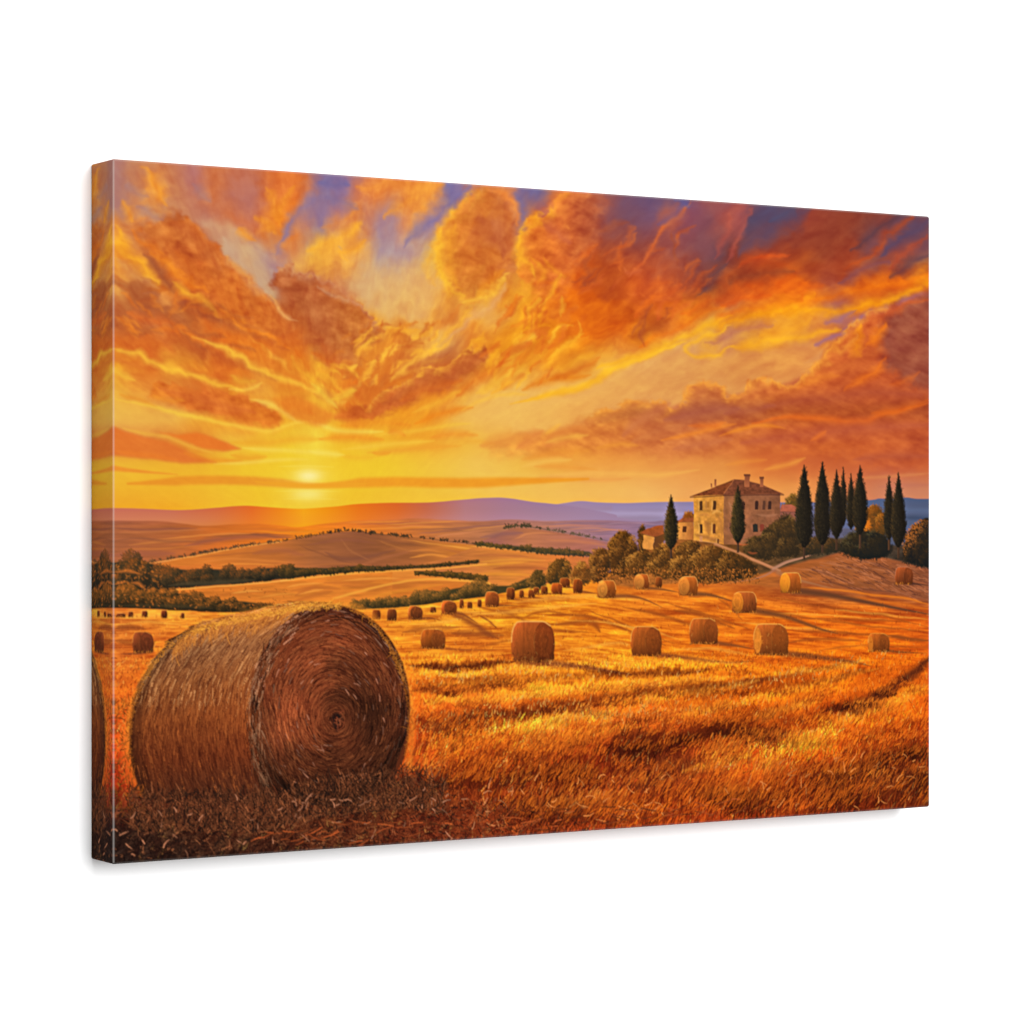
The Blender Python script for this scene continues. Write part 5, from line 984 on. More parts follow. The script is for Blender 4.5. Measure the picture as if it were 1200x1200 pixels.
    k = P('bale_end', None, len(KINDS) - 1); poly((214, 118, 34), [(1020.5 + 2.8 * math.cos(v), 756 + 9 * math.sin(v)) for v in a], .7, .85, k)
    small_bale(739, 775.5, 736, 770, P(B), c=((178, 98, 38), (164, 86, 32), (240, 164, 68)), shadow=((150, 74, 30), 7, [(768, 769), (800, 772), (850, 778), (884, 776)]), face=.4)
    small_bale(599, 650, 730, 777, P(B, 'largest bale in the middle of the field'), c=((178, 96, 42), (150, 74, 30), (246, 170, 80)), shadow=((140, 70, 30), 12, [(612, 778), (650, 780), (690, 784), (740, 792)]), face=.36)

def paint_front(fld):
    P = new_id; r = np.random.RandomState(77); S = stroke
    global WX, WY
    WX = ((fbm(PX / 16, PY / 9, 1, 3) - .5) * 9).astype(np.float32); WY = ((fbm(PX / 18, PY / 8, 5, 3) - .5) * 7).astype(np.float32)
    # ---- rows of uncut wheat: dark foot and bright crest of each swath
    for q, w, a in (([(478, 782), (520, 785), (560, 782), (604, 776)], 7, .65), ([(520, 797), (570, 797), (620, 792)], 6, .4), ([(480, 812), (540, 812), (600, 803)], 8, .35), ([(500, 852), (560, 842), (620, 838), (660, 826)], 12, .5), ([(690, 788), (760, 792), (830, 786)], 7, .4),
                    ([(640, 836), (700, 822), (760, 814), (840, 800)], 8, .3), ([(790, 816), (850, 806), (900, 800)], 10, .5), ([(600, 850), (660, 838), (720, 838)], 9, .45), ([(840, 804), (890, 800), (940, 790), (1000, 778)], 7, .5), ([(700, 852), (760, 842), (820, 834), (880, 828)], 10, .4),
                    ([(880, 842), (940, 824), (980, 804)], 8, .3), ([(960, 838), (1000, 830), (1040, 812), (1070, 790), (1092, 772)], 11, .85), ([(980, 836), (1010, 832), (1040, 818)], 10, .6), ([(840, 858), (880, 862), (930, 862)], 16, .7), ([(780, 870), (830, 862), (870, 856)], 16, .5),
                    ([(700, 880), (740, 892), (790, 900), (830, 896)], 22, .6), ([(720, 868), (750, 862), (772, 880)], 14, .5), ([(640, 900), (680, 912), (720, 922)], 20, .5), ([(600, 940), (650, 950), (690, 944)], 18, .6), ([(930, 906), (970, 914), (1010, 912), (1040, 906)], 18, .55),
                    ([(1010, 900), (1050, 892), (1092, 884)], 20, .5), ([(1020, 924), (1060, 920), (1092, 912)], 26, .6), ([(930, 930), (980, 934), (1010, 940)], 16, .5), ([(484, 884), (510, 868), (540, 860)], 14, .4), ([(560, 908), (600, 916), (640, 908)], 14, .4), ([(800, 920), (840, 928), (880, 930)], 14, .3)):
        S((104, 42, 15), w * 1.5, q, min(1, a * 1.25))
    for q, w, a in (([(480, 790), (540, 792), (600, 784), (650, 784)], 6, .6), ([(490, 806), (560, 802), (640, 798), (700, 794)], 6, .5), ([(500, 824), (560, 822), (640, 814), (720, 806), (800, 800), (860, 794)], 8, .55), ([(480, 766), (540, 768), (600, 768)], 5, .5), ([(680, 776), (740, 778), (800, 776), (880, 780)], 6, .5),
                    ([(540, 872), (600, 856), (660, 846), (720, 836)], 12, .5), ([(700, 826), (770, 818), (830, 810), (890, 800)], 8, .5), ([(860, 824), (920, 812), (980, 796), (1030, 784)], 8, .5), ([(880, 846), (920, 834), (960, 824)], 9, .5), ([(900, 790), (960, 786), (1020, 776)], 6, .5), ([(930, 870), (980, 850), (1040, 828), (1092, 802)], 12, .45),
                    ([(560, 896), (620, 880), (690, 866), (750, 852)], 12, .4), ([(880, 892), (920, 880), (980, 868)], 14, .45), ([(500, 878), (520, 872), (540, 874)], 10, .5), ([(960, 920), (990, 900), (1010, 890)], 9, .3), ([(800, 906), (840, 896), (880, 886)], 9, .4), ([(780, 846), (830, 834), (880, 824)], 7, .4)):
        S((250, 156, 42), w * 1.4, q, min(1, a * 1.15))
    def swath(crest, foot, lo=.5, hi=1.16):
        p, q = smooth_line(crest), smooth_line(foot)
        sl = box_of(np.vstack([p, q]), 20); px = PX[sl] + WX[sl] * 1.3; py = PY[sl] + WY[sl] * 1.2 + (noise(PX[sl] / 2.2, PY[sl] / 30, 3) - .5) * 9
        a = np.interp(px, p[:, 0], p[:, 1]); b = np.interp(px, q[:, 0], q[:, 1]); t = (py - a) / np.maximum(b - a, 2)
        x0, x1 = max(p[0, 0], q[0, 0]), min(p[-1, 0], q[-1, 0]); m = sstep(x0 - 6, x0 + 22, px) * sstep(x1 + 6, x1 - 22, px)
        f = np.interp(t, [-.12, 0, .3, .7, .95, 1.12, 1.3], [1, hi, 1.06, .82, lo, lo + .15, 1]); f = 1 + (f - 1) * m
        IMG[sl] = warm(IMG[sl], f)
    for crest, foot, lo in (([(474, 772), (520, 775), (604, 772)], [(474, 783), (520, 786), (604, 781)], .6), ([(474, 790), (560, 790), (660, 782), (740, 780)], [(474, 810), (560, 808), (660, 797), (740, 792)], .62),
                            ([(740, 782), (820, 778), (900, 782)], [(740, 792), (820, 789), (900, 790)], .7), ([(474, 822), (560, 814), (640, 806), (740, 798), (860, 788)], [(474, 858), (560, 850), (640, 836), (740, 820), (860, 804)], .5),
                            ([(780, 806), (860, 796), (960, 788), (1030, 776)], [(780, 826), (860, 816), (960, 802), (1030, 786)], .55), ([(500, 882), (600, 852), (700, 832), (800, 816), (900, 802)], [(500, 930), (600, 920), (700, 900), (800, 872), (900, 832)], .5),
                            ([(690, 846), (780, 836), (860, 826), (950, 812), (1010, 798)], [(690, 878), (780, 874), (860, 866), (950, 846), (1010, 826)], .55), ([(640, 934), (720, 916), (800, 900), (860, 892)], [(640, 962), (720, 952), (800, 938), (860, 930)], .62),
                            ([(850, 892), (920, 868), (1000, 846), (1092, 806)], [(850, 950), (920, 940), (1000, 914), (1092, 880)], .5), ([(930, 956), (980, 924), (1030, 906), (1092, 896)], [(930, 980), (980, 962), (1030, 946), (1092, 936)], .5)):
        swath(crest, foot, lo * .5 + .44, 1.15)
    WX *= 0; WY *= 0
    # stubble further off: short ticks
    grass(9000, [(130, 722), (480, 722), (700, 690), (900, 700), (1092, 712), (1092, 780), (480, 790), (130, 780)], lambda x, y: 1.5 + (y - 690) * .03, .5, 0, (.84, 1.18), .04, .05, 1, .4, (1, 2))
    grass(26000, [(130, 772), (1092, 764), (1092, 850), (130, 860)], lambda x, y: 2.5 + (y - 764) * .07, .38, -.15, (.76, 1.24), .05, .07, 2, .5, (1, 2, 2))
    grass(26000, [(130, 838), (1092, 830), (1092, 985), (130, 1016)], lambda x, y: 6 + (y - 840) * .05, .5, -.2, (.66, 1.34), .06, .13, 3, .65, (1, 1, 2))
    # wheat heads catching the light on the swath crests
    n = 900; t = r.uniform(0, 1, n); k = r.randint(0, 6, n)
    L = [[(500, 850), (600, 832), (700, 826)], [(700, 846), (800, 830), (880, 822)], [(860, 880), (930, 866), (1010, 834)], [(840, 808), (930, 794), (1060, 768)], [(480, 800), (620, 792), (840, 790)], [(520, 868), (640, 850), (760, 840)]]
    pts = [smooth_line(q, 20) for q in L]
    x = np.array([pts[a][int(b * (len(pts[a]) - 1))][0] for a, b in zip(k, t)]) + r.normal(0, 5, n); y = np.array([pts[a][int(b * (len(pts[a]) - 1))][1] for a, b in zip(k, t)]) + r.normal(0, 5, n)
    hairs(x, y, -1.45 + r.normal(0, .35, n), r.uniform(3, 7, n), .2, r.choice([1, 2], n).astype(float), np.array([246., 176, 84]) * r.uniform(.7, 1.05, n)[:, None], .6)
    # tall wheat in front on the right, leaning right
    for (reg, n, s) in (([(560, 880), (760, 850), (760, 950), (560, 968)], 1400, 4), ([(840, 880), (1092, 840), (1092, 950), (840, 960)], 2600, 5), ([(480, 850), (640, 850), (640, 930), (500, 930)], 1500, 6)):
        grass(n, reg, 15, .32, -.3, (.6, 1.45), .10, .12, s, .7, (1, 2, 2))
    # clumps of uncut wheat with the sun in their tips
    rc = np.random.RandomState(21); tufts = []
    for (x0, x1, y0, y1, m) in ((500, 700, 850, 940, 80), (690, 860, 850, 975, 70), (840, 1090, 840, 968, 150), (490, 1000, 800, 850, 80), (1000, 1090, 800, 860, 24), (600, 860, 940, 985, 40)):
        for _ in range(m): tufts.append((rc.uniform(x0, x1), rc.uniform(y0, y1)))
    tufts.sort(key=lambda t: t[1])
    for tx, ty in tufts:
        if ty > np.interp(tx, [132, 1090], [1012, 945]) + 4: continue
        h = 6 + (ty - 790) * .10; m = int(26 + h); sp = h * .75
        bx = tx + rc.normal(0, sp, m); by = ty + rc.normal(0, h * .18, m); a = -1.57 + .28 + rc.normal(0, .24, m)
        uu, vv = happly(HM, np.array([tx]), np.array([ty - h * .4])); b0 = IMG[int(np.clip(vv[0], 0, RH - 1)), int(np.clip(uu[0], 0, RW - 1))].astype(float)
        lit = np.clip(b0 * .5 + np.array([244., 122, 28]) * .5, 0, 255)
        hairs(bx, by, a, rc.uniform(.5, .9, m) * h, .2, rc.choice([1, 2, 2], m).astype(float), warm(np.clip(b0, 0, 255)[None].repeat(m, 0), rc.uniform(.62, .95, m)), .5)
        k = int(m * .8); tp = rc.permutation(m)[:k]; L = rc.uniform(.45, .75, k) * h
        hairs(bx[tp] + np.cos(a[tp]) * L, by[tp] + np.sin(a[tp]) * L, a[tp] + .15, rc.uniform(.35, .6, k) * h, .3, rc.choice([1, 2], k).astype(float), warm(lit[None].repeat(k, 0), rc.uniform(.85, 1.22, k)), .6)
    # ---- the dark trampled straw in front of the large bale
    rx = lambda n, a, b: r.uniform(a, b, n)
    n = 15000; x = rx(n, 126, 700); y = rx(n, 905, 1016)
    lim = np.interp(x, [126, 150, 175, 220, 460, 520, 560, 620, 700], [962, 955, 925, 918, 905, 925, 940, 955, 975]); ok = y > lim + r.normal(0, 7, n); x, y = x[ok], y[ok]; o = np.argsort(y); x, y = x[o], y[o]; n = len(x)
    u, v = happly(HM, x, y); i = np.clip(v.astype(int), 0, RH - 1); j = np.clip(u.astype(int), 0, RW - 1)
    c = warm(IMG[i, j], r.uniform(.5, 1.4, n)); q = r.uniform(0, 1, n)[:, None]
    c = np.where(q < .06, np.array([160., 94, 58]) * r.uniform(.6, 1.1, n)[:, None], c); c = np.where(q > .80, np.array([30., 18, 15]), c)
    flat = np.clip((y - 925) / 60, 0, 1)
    ang = np.where(r.uniform(0, 1, n) < .35 + .4 * flat, r.normal(-.25, .5, n) + math.pi * r.randint(0, 2, n), r.normal(-1.57, .7, n))
    hairs(x, y, ang, rx(n, 4, 13), r.normal(0, .4, n), r.choice([1, 1, 2, 3], n).astype(float), np.clip(c, 0, 255), .6)
    # ---- the large bale
    bale = P('printed_hay_bale', 'huge round bale with a coiled straw end, close in front on the left')
    out = [(389, 709), (368, 710.5), (346, 713), (322, 717), (303, 721), (283, 724.5), (263, 728.5), (245, 733), (229, 739), (214, 747), (201, 757), (189, 769), (179, 781), (171, 794), (164, 808), (158, 823), (154, 840), (152, 862), (152.5, 885), (156, 904), (161, 920), (168, 936),
           (200, 940), (250, 942), (300, 940), (360, 932), (420, 922), (462, 912), (474, 890), (479, 868), (480, 848), (478, 820), (472, 794), (462, 768), (448, 744), (430, 724), (410, 712)]
    # glow round the rim
    for q, w, c, a in (([(168, 932), (156, 900), (151, 862), (154, 832), (166, 800), (184, 772), (206, 750), (232, 735), (270, 724), (320, 714), (388, 706)], 9, (246, 150, 48), .55), ([(392, 706), (420, 712), (444, 730), (464, 762), (478, 806), (484, 850), (481, 900)], 9, (240, 140, 44), .5)):
        S(c, w, q, a, 1, 0)
    S((232, 110, 34), 16, [(146, 850), (150, 900), (160, 930)], .6)
    def cb(px, py):
        t = (py - 712 - np.clip((300 - px), 0, 150) * .12) / 225
        c = grad([(-.02, (240, 156, 56)), (.035, (214, 130, 54)), (.10, (166, 98, 48)), (.2, (142, 86, 50)), (.36, (146, 80, 40)), (.55, (140, 68, 30)), (.75, (110, 48, 22)), (.92, (84, 40, 22)), (1.05, (66, 34, 20))])(px, t)
        e = sstep(22, 0, px - np.interp(py, [740, 757, 781, 808, 840, 885, 936], [226, 201, 179, 164, 154, 152, 168]))
        hi = np.exp(-((px - 300) / 60) ** 2) * .12 - .05
        return c * (1 + hi - .26 * e)[..., None]
    poly(cb, out, 1.5, 1, bale)
    # straws wound round the rolled side
    Lx = lambda y: np.interp(y, [709, 713, 721, 739, 757, 781, 808, 840, 862, 885, 904, 920, 940], [389, 346, 303, 229, 201, 179, 164, 154, 152, 153, 156, 161, 170])
    Rx = lambda y: np.interp(y, [709, 716, 730, 750, 775, 800, 829, 860, 890, 920, 945], [389, 365, 341, 322, 308, 298, 293, 292, 296, 303, 314])
    n = 9500; y = rx(n, 712, 938); s = rx(n, 0, 1); xl, xr = Lx(y), Rx(y); x = xl + s * (xr - xl)
    dy = 4.0; ang = np.arctan2(dy, (Lx(y + dy) - xl) * (1 - s) + (Rx(y + dy) - xr) * s)
    base = cb(x, y); q = r.uniform(0, 1, n)[:, None]; up = (y < 830)[:, None]
    c = warm(base, r.uniform(.74, 1.26, n))
    c = np.where((q < .10) & up, base * .35 + np.array([232., 166, 104]) * .72 * r.uniform(.7, 1.15, n)[:, None], c); c = np.where((q < .05) & ~up, np.array([176., 92, 42]) * r.uniform(.7, 1.1, n)[:, None], c); c = np.where(q > .9, warm(base, np.full(n, .68)), c)
    hairs(x, y - 6, ang + r.normal(0, .10, n), rx(n, 7, 24), r.normal(0, .12, n), r.choice([1, 1, 2, 2, 3], n).astype(float), np.clip(c, 0, 255), .62, bale)
    n = 700; x = rx(n, 205, 392); y = np.interp(x, [205, 229, 263, 303, 346, 389], [754, 739, 728.5, 721, 713, 709]) + np.abs(r.normal(0, 5, n))
    hairs(x, y, 2.5 + (390 - x) / 190 * -.55 + r.normal(0, .2, n), rx(n, 6, 18), -.4, r.choice([1, 2], n).astype(float), warm(np.array([234., 146, 58])[None].repeat(n, 0), r.uniform(.72, 1.05, n)), .5, bale)
    # ---- the coiled end
    end = P('bale_end', 'dark coiled straw end of the large bale', bale)
    fc, frx, fry = (387.0, 829.0), 93.5, 119.5; sc = (394.5, 846.0)
    def cf(px, py):
        d = np.hypot((px - 387) / 93.5, (py - 829) / 119.5); g = (fbm(px / 26, py / 26, 2, 3) - .5)
        c = np.array([96, 45, 24], np.float32) * (1.14 + .8 * g)[..., None]
        lit = np.exp(-(((px - 338) / 36) ** 2 + ((py - 826) / 62) ** 2)) * .26 + np.exp(-(((px - 372) / 46) ** 2 + ((py - 752) / 26) ** 2)) * .14
        dk = np.exp(-(((px - 434) / 26) ** 2 + ((py - 836) / 52) ** 2)) * .42 + sstep(862, 930, py) * .5 + np.exp(-(((px - 398) / 12) ** 2 + ((py - 812) / 14) ** 2)) * .25 + sstep(.78, 1.0, d) * .22
        return c * (1 + lit - dk)[..., None]
    a = np.linspace(0, 2 * math.pi, 60)[:-1]
    poly(cf, [(fc[0] + frx * math.cos(v), min(fc[1] + fry * math.sin(v), 944 if math.cos(v) < 0 else 932)) for v in a], 1.5, 1, end)
    def ring(n, d0, d1, seed, cfun, ln, wid, al, jit=.12):
        q = np.random.RandomState(seed); rad = np.sqrt(q.uniform(d0 * d0, d1 * d1, n)); th = q.uniform(-math.pi, math.pi, n)
        k = 1 - rad; cx = fc[0] * rad + sc[0] * k; cy = fc[1] * rad + sc[1] * k
        x = cx + frx * rad * np.cos(th); y = cy + fry * rad * np.sin(th)
        ang = np.arctan2(fry * np.cos(th), -frx * np.sin(th)) + math.pi * q.randint(0, 2, n)
        sgn = np.sign(np.cos(ang) * -np.sin(th) * frx + np.sin(ang) * np.cos(th) * fry)
        L = np.minimum(ln(n, q), rad * 90 + 4); bend = sgn * L / (rad * 100 + 4)
        ok = y < 946; c = cfun(x, y, q, n)
        hairs(x[ok], y[ok], (ang - bend * .0 + q.normal(0, jit, n))[ok], L[ok], bend[ok], wid(n, q)[ok], np.clip(c, 0, 255)[ok], al, end)
    def c1(x, y, q, n):
        b = cf(x, y); k = q.uniform(0, 1, n)[:, None]; c = warm(b, q.uniform(.66, 1.34, n))
        c = np.where(k < .07, b * .4 + np.array([196., 112, 62]) * .5, c); return np.where(k > .86, warm(b, np.full(n, .52)), c)
    ring(11000, .03, .98, 1, c1, lambda n, q: q.uniform(5, 20, n), lambda n, q: q.choice([1, 1, 2, 2, 3], n).astype(float), .55)
    def c2(x, y, q, n): return np.array([178., 116, 88]) * q.uniform(.5, 1.1, n)[:, None]
    ring(200, .25, .97, 2, c2, lambda n, q: q.uniform(4, 11, n), lambda n, q: q.choice([1, 2], n).astype(float), .55, .3)
    ring(260, .86, .99, 3, lambda x, y, q, n: np.where((q.uniform(0, 1, n) < .4)[:, None], np.array([190., 128, 96]), np.array([70., 34, 20])) * q.uniform(.6, 1.1, n)[:, None] * (np.where(x < 350, 1.05, .75) * np.interp(y, [800, 900], [1, .6]))[:, None], lambda n, q: q.uniform(7, 20, n), lambda n, q: q.choice([1, 2, 2], n).astype(float), .6, .2)
    poly((34, 20, 17), [(388, 844), (391, 838), (397, 837), (401, 842), (399, 849), (395, 858), (391, 852)], 2.5, .85)
    nh = 60; hx, hy = r.normal(395, 4.5, nh), r.normal(846, 5.5, nh); hairs(hx, hy, r.uniform(-3, 3, nh), rx(nh, 3, 8), .8, r.choice([1, 2], nh).astype(float), warm(np.array([128., 62, 36])[None].repeat(nh, 0), r.uniform(.35, 1.2, nh)), .7, end)
    for rr, c, a in ((11, (150, 76, 44), .6), (15, (128, 62, 34), .5), (20, (120, 58, 30), .35)):
        th = np.linspace(-2.4, 2.6, 16); S(c, 1.6, [(395 + rr * .8 * math.cos(v), 846 + rr * math.sin(v)) for v in th], a, .8, 1)
    n = 700; y = rx(n, 800, 925); x = np.interp(y, [800, 860, 900, 925], [296, 297, 304, 312]) + np.abs(r.normal(0, 1, n)) * np.interp(y, [800, 925], [10, 26])
    hairs(x, y, 1.45 - (y - 800) / 125 * .25 + r.normal(0, .12, n), rx(n, 8, 24), -.12, r.choice([1, 2, 2], n).astype(float), warm(cf(x, y), r.uniform(.6, 1.5, n)), .55, end)
    # rope of straw along the seam between side and end
    n = 620; t = rx(n, 0, 1); yy = 712 + t * 222; xx = Rx(yy) + r.normal(6, 4.5, n)
    ang = np.arctan2(4.0, Rx(yy + 4) - Rx(yy)); k = r.uniform(0, 1, n)[:, None]
    dim = np.interp(yy, [712, 800, 860, 934], [1.05, .95, .85, .55])[:, None]
    c = np.where(k < .35, np.array([206., 140, 98]), np.where(k < .82, np.array([128., 64, 32]), np.array([60., 28, 18]))) * r.uniform(.6, 1.1, n)[:, None] * dim
    hairs(xx, yy - 5, ang + r.normal(0, .14, n), rx(n, 9, 26), r.normal(0, .2, n), r.choice([1, 2, 2, 3], n).astype(float), c, .6, bale)
    # golden fuzz on the skyline of the bale
    rim = smooth_line([(152, 885), (152, 862), (154, 840), (164, 808), (179, 781), (201, 757), (229, 739), (263, 728.5), (303, 721), (346, 713), (389, 708.5), (410, 712), (430, 724), (448, 744), (462, 768), (472, 794), (478, 820), (480, 848), (479, 868), (476, 888)], 12)
    n = 1000; k = r.randint(1, len(rim) - 1, n); p = rim[k]; tg = rim[k + 1] - rim[k - 1]; nrm = np.arctan2(-tg[:, 0], tg[:, 1])
    w = np.where(p[:, 1] < 800, 1.0, .8)
    hairs(p[:, 0] + r.normal(0, 1.1, n) - np.cos(nrm) * 1.2, p[:, 1] + r.normal(0, 1.1, n) - np.sin(nrm) * 1.2, nrm + r.normal(0, .9, n), np.abs(r.normal(0, 3.6, n)) + 1.5, r.normal(0, .8, n), np.ones(n), warm(np.array([252., 160, 50])[None].repeat(n, 0), r.uniform(.78, 1.04, n) * w), .5)
    n = 800; x = rx(n, 225, 400); y = np.interp(x, [229, 263, 303, 346, 389, 405], [739, 728.5, 721, 713, 708.5, 710]) + np.abs(r.normal(0, 2.2, n))
    hairs(x, y, r.normal(-.35, .6, n) + math.pi * r.randint(0, 2, n), rx(n, 2, 7), 0, r.choice([1, 2], n).astype(float), warm(np.array([252., 172, 62])[None].repeat(n, 0), r.uniform(.75, 1.02, n)), .6, bale)
    # ---- orange sparks in the gap at the left edge
    n = 900; x = rx(n, 131, 170); y = rx(n, 820, 960); ok = x < np.interp(y, [820, 860, 900, 935, 960], [157, 152, 156, 168, 172]) ; x, y = x[ok], y[ok]; n = len(x)
    hairs(x, y, r.normal(-1.5, .7, n), rx(n, 3, 9), r.normal(0, .5, n), r.choice([1, 2], n).astype(float), np.array([236., 124, 40]) * (r.uniform(.4, 1.05, n) * np.interp(y, [820, 900, 960], [1.05, .85, .5]))[:, None], .6)
    # ---- straw lying over the foot of the bale
    n = 5200; x = rx(n, 150, 520); yb = np.interp(x, [150, 168, 200, 300, 330, 360, 420, 480, 520], [925, 932, 930, 932, 928, 918, 908, 904, 915]); y = yb + rx(n, 0, 1) ** .8 * 46
    o = np.argsort(y); x, y = x[o], y[o]; k = r.uniform(0, 1, n)[:, None]
    c = np.where(k < .30, np.array([40., 24, 18]), np.where(k < .85, np.array([104., 56, 32]), np.array([146., 84, 50]))) * r.uniform(.6, 1.15, n)[:, None]
    hairs(x, y, r.normal(-1.5, .7, n), rx(n, 5, 15), r.normal(0, .35, n), r.choice([1, 2, 2], n).astype(float), c, .65, fld)
    n = 220; x = rx(n, 128, 1085); yb = np.interp(x, [128, 1090], [1008, 942]); y = yb - rx(n, 2, 60)
    near = np.interp(x, [128, 520, 640], [0, 0, 1]); c = np.array([176., 112, 80])[None] * (1 - near[:, None]) + np.array([226., 130, 62])[None] * near[:, None]
    hairs(x, y, r.normal(-.6, .9, n), rx(n, 4, 14), r.normal(0, .7, n), r.choice([1, 2, 2], n).astype(float), c * r.uniform(.7, 1.1, n)[:, None], .75)
    n = 260; x = rx(n, 300, 860); y = np.interp(x, [128, 1090], [1012, 946]) - rx(n, 2, 26)
    hairs(x, y, r.normal(-.15, .3, n) + math.pi * r.randint(0, 2, n), rx(n, 10, 26), r.normal(0, .5, n), r.choice([1, 2], n).astype(float), np.array([186., 86, 40]) * r.uniform(.4, 1.1, n)[:, None], .65)

# ---------------------------------------------------------------- run the painter
paint_sky()
paint_land()
# printing sharpens the picture a little
SH = (.6 + .4 * sstep(570, 610, PY))[..., None]
IMG = np.clip(IMG + SH * (.5 * (IMG - gblur1(gblur1(IMG, 2.2, 0), 2.2, 1)) + .22 * (IMG - gblur1(gblur1(IMG, 9, 0), 9, 1))), 0, 255)

def to_linear(c):
    c = np.clip(c / 255.0, 0, 1); return np.where(c <= .04045, c / 12.92, ((c + .055) / 1.055) ** 2.4)

def sample(u, v):
    """average ink at (u, v) in 0..1 from the top left of the print, mirrored past its edges"""
    u = np.abs(u); u = np.where(u > 1, 2 - u, u); v = np.abs(v); v = np.where(v > 1, 2 - v, v)
    x = np.clip(u * RW - .5, 0, RW - 1.001); y = np.clip(v * RH - .5, 0, RH - 1.001)
    i = y.astype(int); j = x.astype(int); fy = (y - i)[..., None]; fx = (x - j)[..., None]
    return LIN[i, j] * (1 - fx) * (1 - fy) + LIN[i, j + 1] * fx * (1 - fy) + LIN[i + 1, j] * (1 - fx) * fy + LIN[i + 1, j + 1] * fx * fy

LIN = (to_linear(IMG) / PRINT_LEVEL).astype(np.float32)
LIN = gblur1(gblur1(LIN, .6, 0), .6, 1).astype(np.float32)

def mat_print():
    m = bpy.data.materials.new('printed_canvas'); m.use_nodes = True; n = m.node_tree.nodes; l = m.node_tree.links
    b = n['Principled BSDF']; b.inputs['Roughness'].default_value = .8; b.inputs['Specular IOR Level'].default_value = .02
    a = n.new('ShaderNodeAttribute'); a.attribute_name = 'ink'
    t = n.new('ShaderNodeTexCoord'); bands = []
    for ax in ('X', 'Z'):                                        # woven threads
        wv = n.new('ShaderNodeTexWave'); wv.wave_type = 'BANDS'; wv.bands_direction = ax; wv.inputs['Scale'].default_value = 260
        wv.inputs['Distortion'].default_value = 1.2; wv.inputs['Detail'].default_value = 2; l.new(t.outputs['Object'], wv.inputs['Vector']); bands.append(wv)
    mx = n.new('ShaderNodeMath'); mx.operation = 'MAXIMUM'; l.new(bands[0].outputs[1], mx.inputs[0]); l.new(bands[1].outputs[1], mx.inputs[1])
    bp = n.new('ShaderNodeBump'); bp.inputs['Strength'].default_value = .12; bp.inputs['Distance'].default_value = .0004
    l.new(mx.outputs[0], bp.inputs['Height']); l.new(bp.outputs[0], b.inputs['Normal'])
    l.new(a.outputs['Color'], b.inputs['Base Color']); return m

MAT = mat_print()

def mesh_of(name, verts, quads, ink, parent, smooth=False):
    me = bpy.data.meshes.new(name); nv, nq = len(verts), len(quads)
    me.vertices.add(nv); me.vertices.foreach_set('co', np.ascontiguousarray(verts, np.float32).ravel())
    me.loops.add(nq * 4); me.loops.foreach_set('vertex_index', np.ascontiguousarray(quads, np.int32).ravel())
    me.polygons.add(nq); me.polygons.foreach_set('loop_start', np.arange(0, nq * 4, 4, dtype=np.int32))
    try: me.polygons.foreach_set('loop_total', np.full(nq, 4, np.int32))
    except Exception: pass
    me.update(calc_edges=True)
    me.polygons.foreach_set('use_smooth', np.full(nq, smooth, bool))
    at = me.color_attributes.new('ink', 'FLOAT_COLOR', 'POINT')
    at.data.foreach_set('color', np.concatenate([ink, np.ones((nv, 1))], 1).astype(np.float32).ravel())
    me.materials.append(MAT); me.validate()
    o = bpy.data.objects.new(name, me); sc.collection.objects.link(o); o.parent = parent; return o

# ---------------------------------------------------------------- the canvas print and its parts
root = bpy.data.objects.new('canvas_print', None); sc.collection.objects.link(root)
root.empty_display_size = .1; root.location = (0, 0, CZ - CH / 2)
root['label'] = 'wide stretched canvas print of a golden sunset over hay bales, hung on a white wall'
root['category'] = 'canvas print'

NX, NY = 1260, 840                         # the face of the print: a fine sheet, cut along the outlines of what is printed on it
gx = np.linspace(EDGE, CW - EDGE, NX + 1); gz = np.linspace(EDGE, CH - EDGE, NY + 1)
U, V = np.meshgrid(gx / CW, gz / CH)
INK = sample(U, V).reshape(-1, 3)
FX, FZ = np.meshgrid(gx - CW / 2, CH - gz)
CO = np.stack([FX, np.full_like(FX, -CD), FZ], -1).reshape(-1, 3)
ci = np.clip(((gz[:-1] + gz[1:]) / 2 / CH * RH).astype(int), 0, RH - 1); cj = np.clip(((gx[:-1] + gx[1:]) / 2 / CW * RW).astype(int), 0, RW - 1)
FID = IDS[ci][:, cj]
for _ in range(3):                         # clean the cut lines: each cell joins the majority round it
    pd = np.pad(FID, 1, mode='edge'); sh = [pd[a:a + NY, b:b + NX] for a in range(3) for b in range(3)]
    best = np.zeros(FID.shape, np.int8); pick = FID.copy()
    for q in sh:
        cnt = sum((q == p).astype(np.int8) for p in sh); up = cnt > best
        pick = np.where(up, q, pick); best = np.where(up, cnt, best)
    FID = pick
a = (np.arange(NY)[:, None] * (NX + 1) + np.arange(NX)[None]); QUADS = np.stack([a, a + NX + 1, a + NX + 2, a + 1], -1)
made = {}
for k, (name, label, parent) in KINDS.items():
    q = QUADS[FID == k]
    if len(q) < 6: continue
    idx, inv = np.unique(q.ravel(), return_inverse=True)
    o = mesh_of(name, CO[idx], inv.reshape(-1, 4), INK[idx], made.get(parent, root) if parent else root)
    if label: o['label'] = label
    made[k] = o

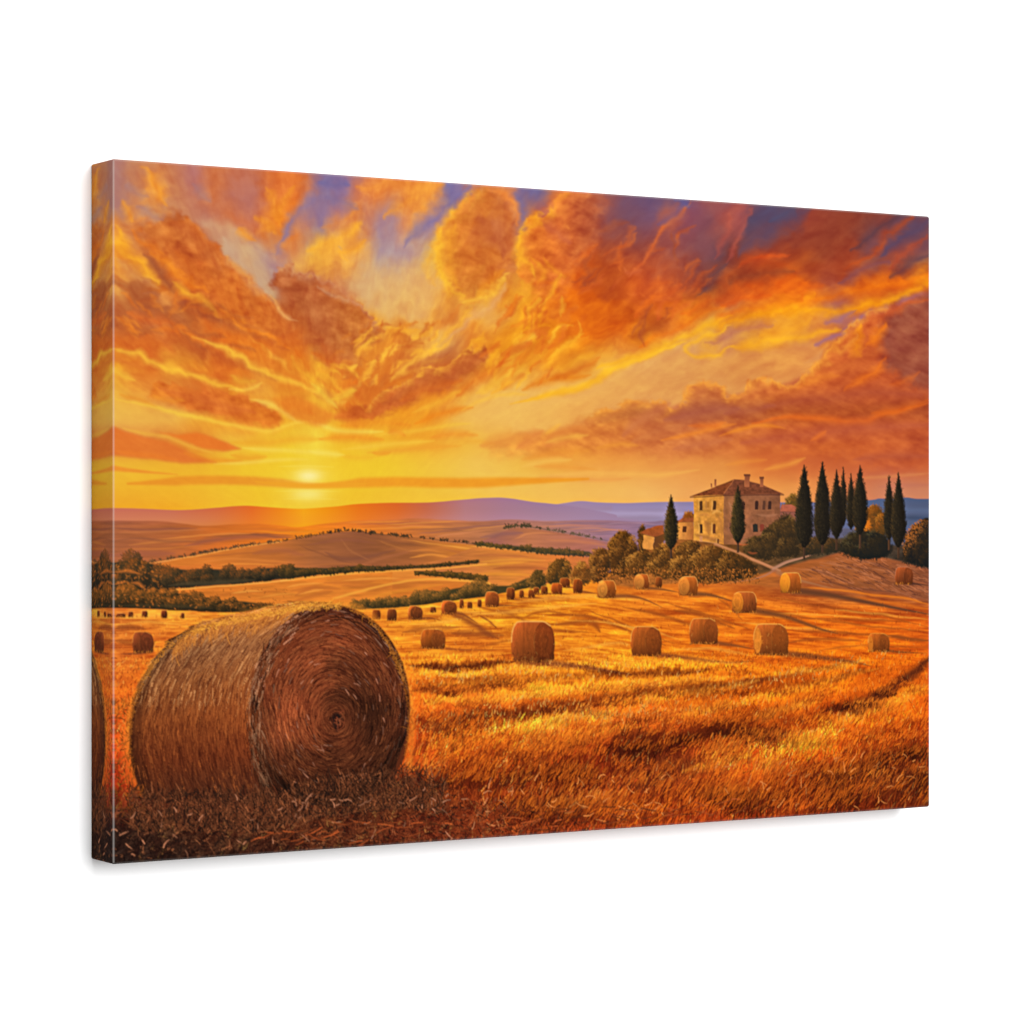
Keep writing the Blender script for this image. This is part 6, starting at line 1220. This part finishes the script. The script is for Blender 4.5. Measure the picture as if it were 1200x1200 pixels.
# the four turned-over sides, the picture mirrored on them
def side(corner0, corner1, normal, n0, n1, edge_glint):
    """from one corner of the face to the next; n0, n1: the fan of directions at the corners"""
    L = math.hypot(corner1[0] - corner0[0], corner1[1] - corner0[1]); n = int(L / .0008)
    fan0 = [(corner0, tuple(np.array(n0) * (1 - t) + np.array(normal) * t)) for t in (0, .33, .67)]
    run = [((corner0[0] + (corner1[0] - corner0[0]) * t, corner0[1] + (corner1[1] - corner0[1]) * t), normal) for t in np.linspace(0, 1, n)]
    fan1 = [(corner1, tuple(np.array(normal) * (1 - t) + np.array(n1) * t)) for t in (.33, .67, 1)]
    P = fan0 + run + fan1
    p = np.array([q[0] for q in P]); d = np.array([q[1] for q in P]); d /= np.linalg.norm(d, axis=1)[:, None]
    arc = np.linspace(0, math.pi / 2, 7); dep = np.linspace(EDGE, CD - .0004, 42)[1:]
    off = np.concatenate([EDGE * np.sin(arc), np.full(len(dep), EDGE)]); dd = np.concatenate([EDGE * (1 - np.cos(arc)), dep])
    s = np.concatenate([EDGE * arc, EDGE * math.pi / 2 + dep - EDGE])
    glint = np.concatenate([np.array([0, .25, 1, .8, .2, 0, 0]), np.zeros(len(dep))]) * edge_glint
    xy = p[None] + d[None] * off[:, None, None]
    co = np.stack([xy[..., 0] - CW / 2, np.broadcast_to((-CD + dd)[:, None], xy.shape[:2]), xy[..., 1]], -1)
    m = p[None] - d[None] * np.maximum(s - EDGE, 0)[:, None, None] * .96
    ink = sample(np.clip(m[..., 0] / CW, 0, 1), np.clip(1 - m[..., 1] / CH, 0, 1))
    ink = ink * (1 - glint[:, None, None]) + np.array([.62, .58, .54]) * glint[:, None, None]     # edge highlight painted into the ink as a pale line along the fold
    r, c = xy.shape[:2]; b = np.arange(r - 1)[:, None] * c + np.arange(c - 1)[None]
    q = np.stack([b, b + c, b + c + 1, b + 1], -1).reshape(-1, 4)
    return mesh_of('wrapped_side', co.reshape(-1, 3), q, ink.reshape(-1, 3), root, True)

e = EDGE; bl, br, tr, tl = (e, e), (CW - e, e), (CW - e, CH - e), (e, CH - e); h = math.sqrt(.5)
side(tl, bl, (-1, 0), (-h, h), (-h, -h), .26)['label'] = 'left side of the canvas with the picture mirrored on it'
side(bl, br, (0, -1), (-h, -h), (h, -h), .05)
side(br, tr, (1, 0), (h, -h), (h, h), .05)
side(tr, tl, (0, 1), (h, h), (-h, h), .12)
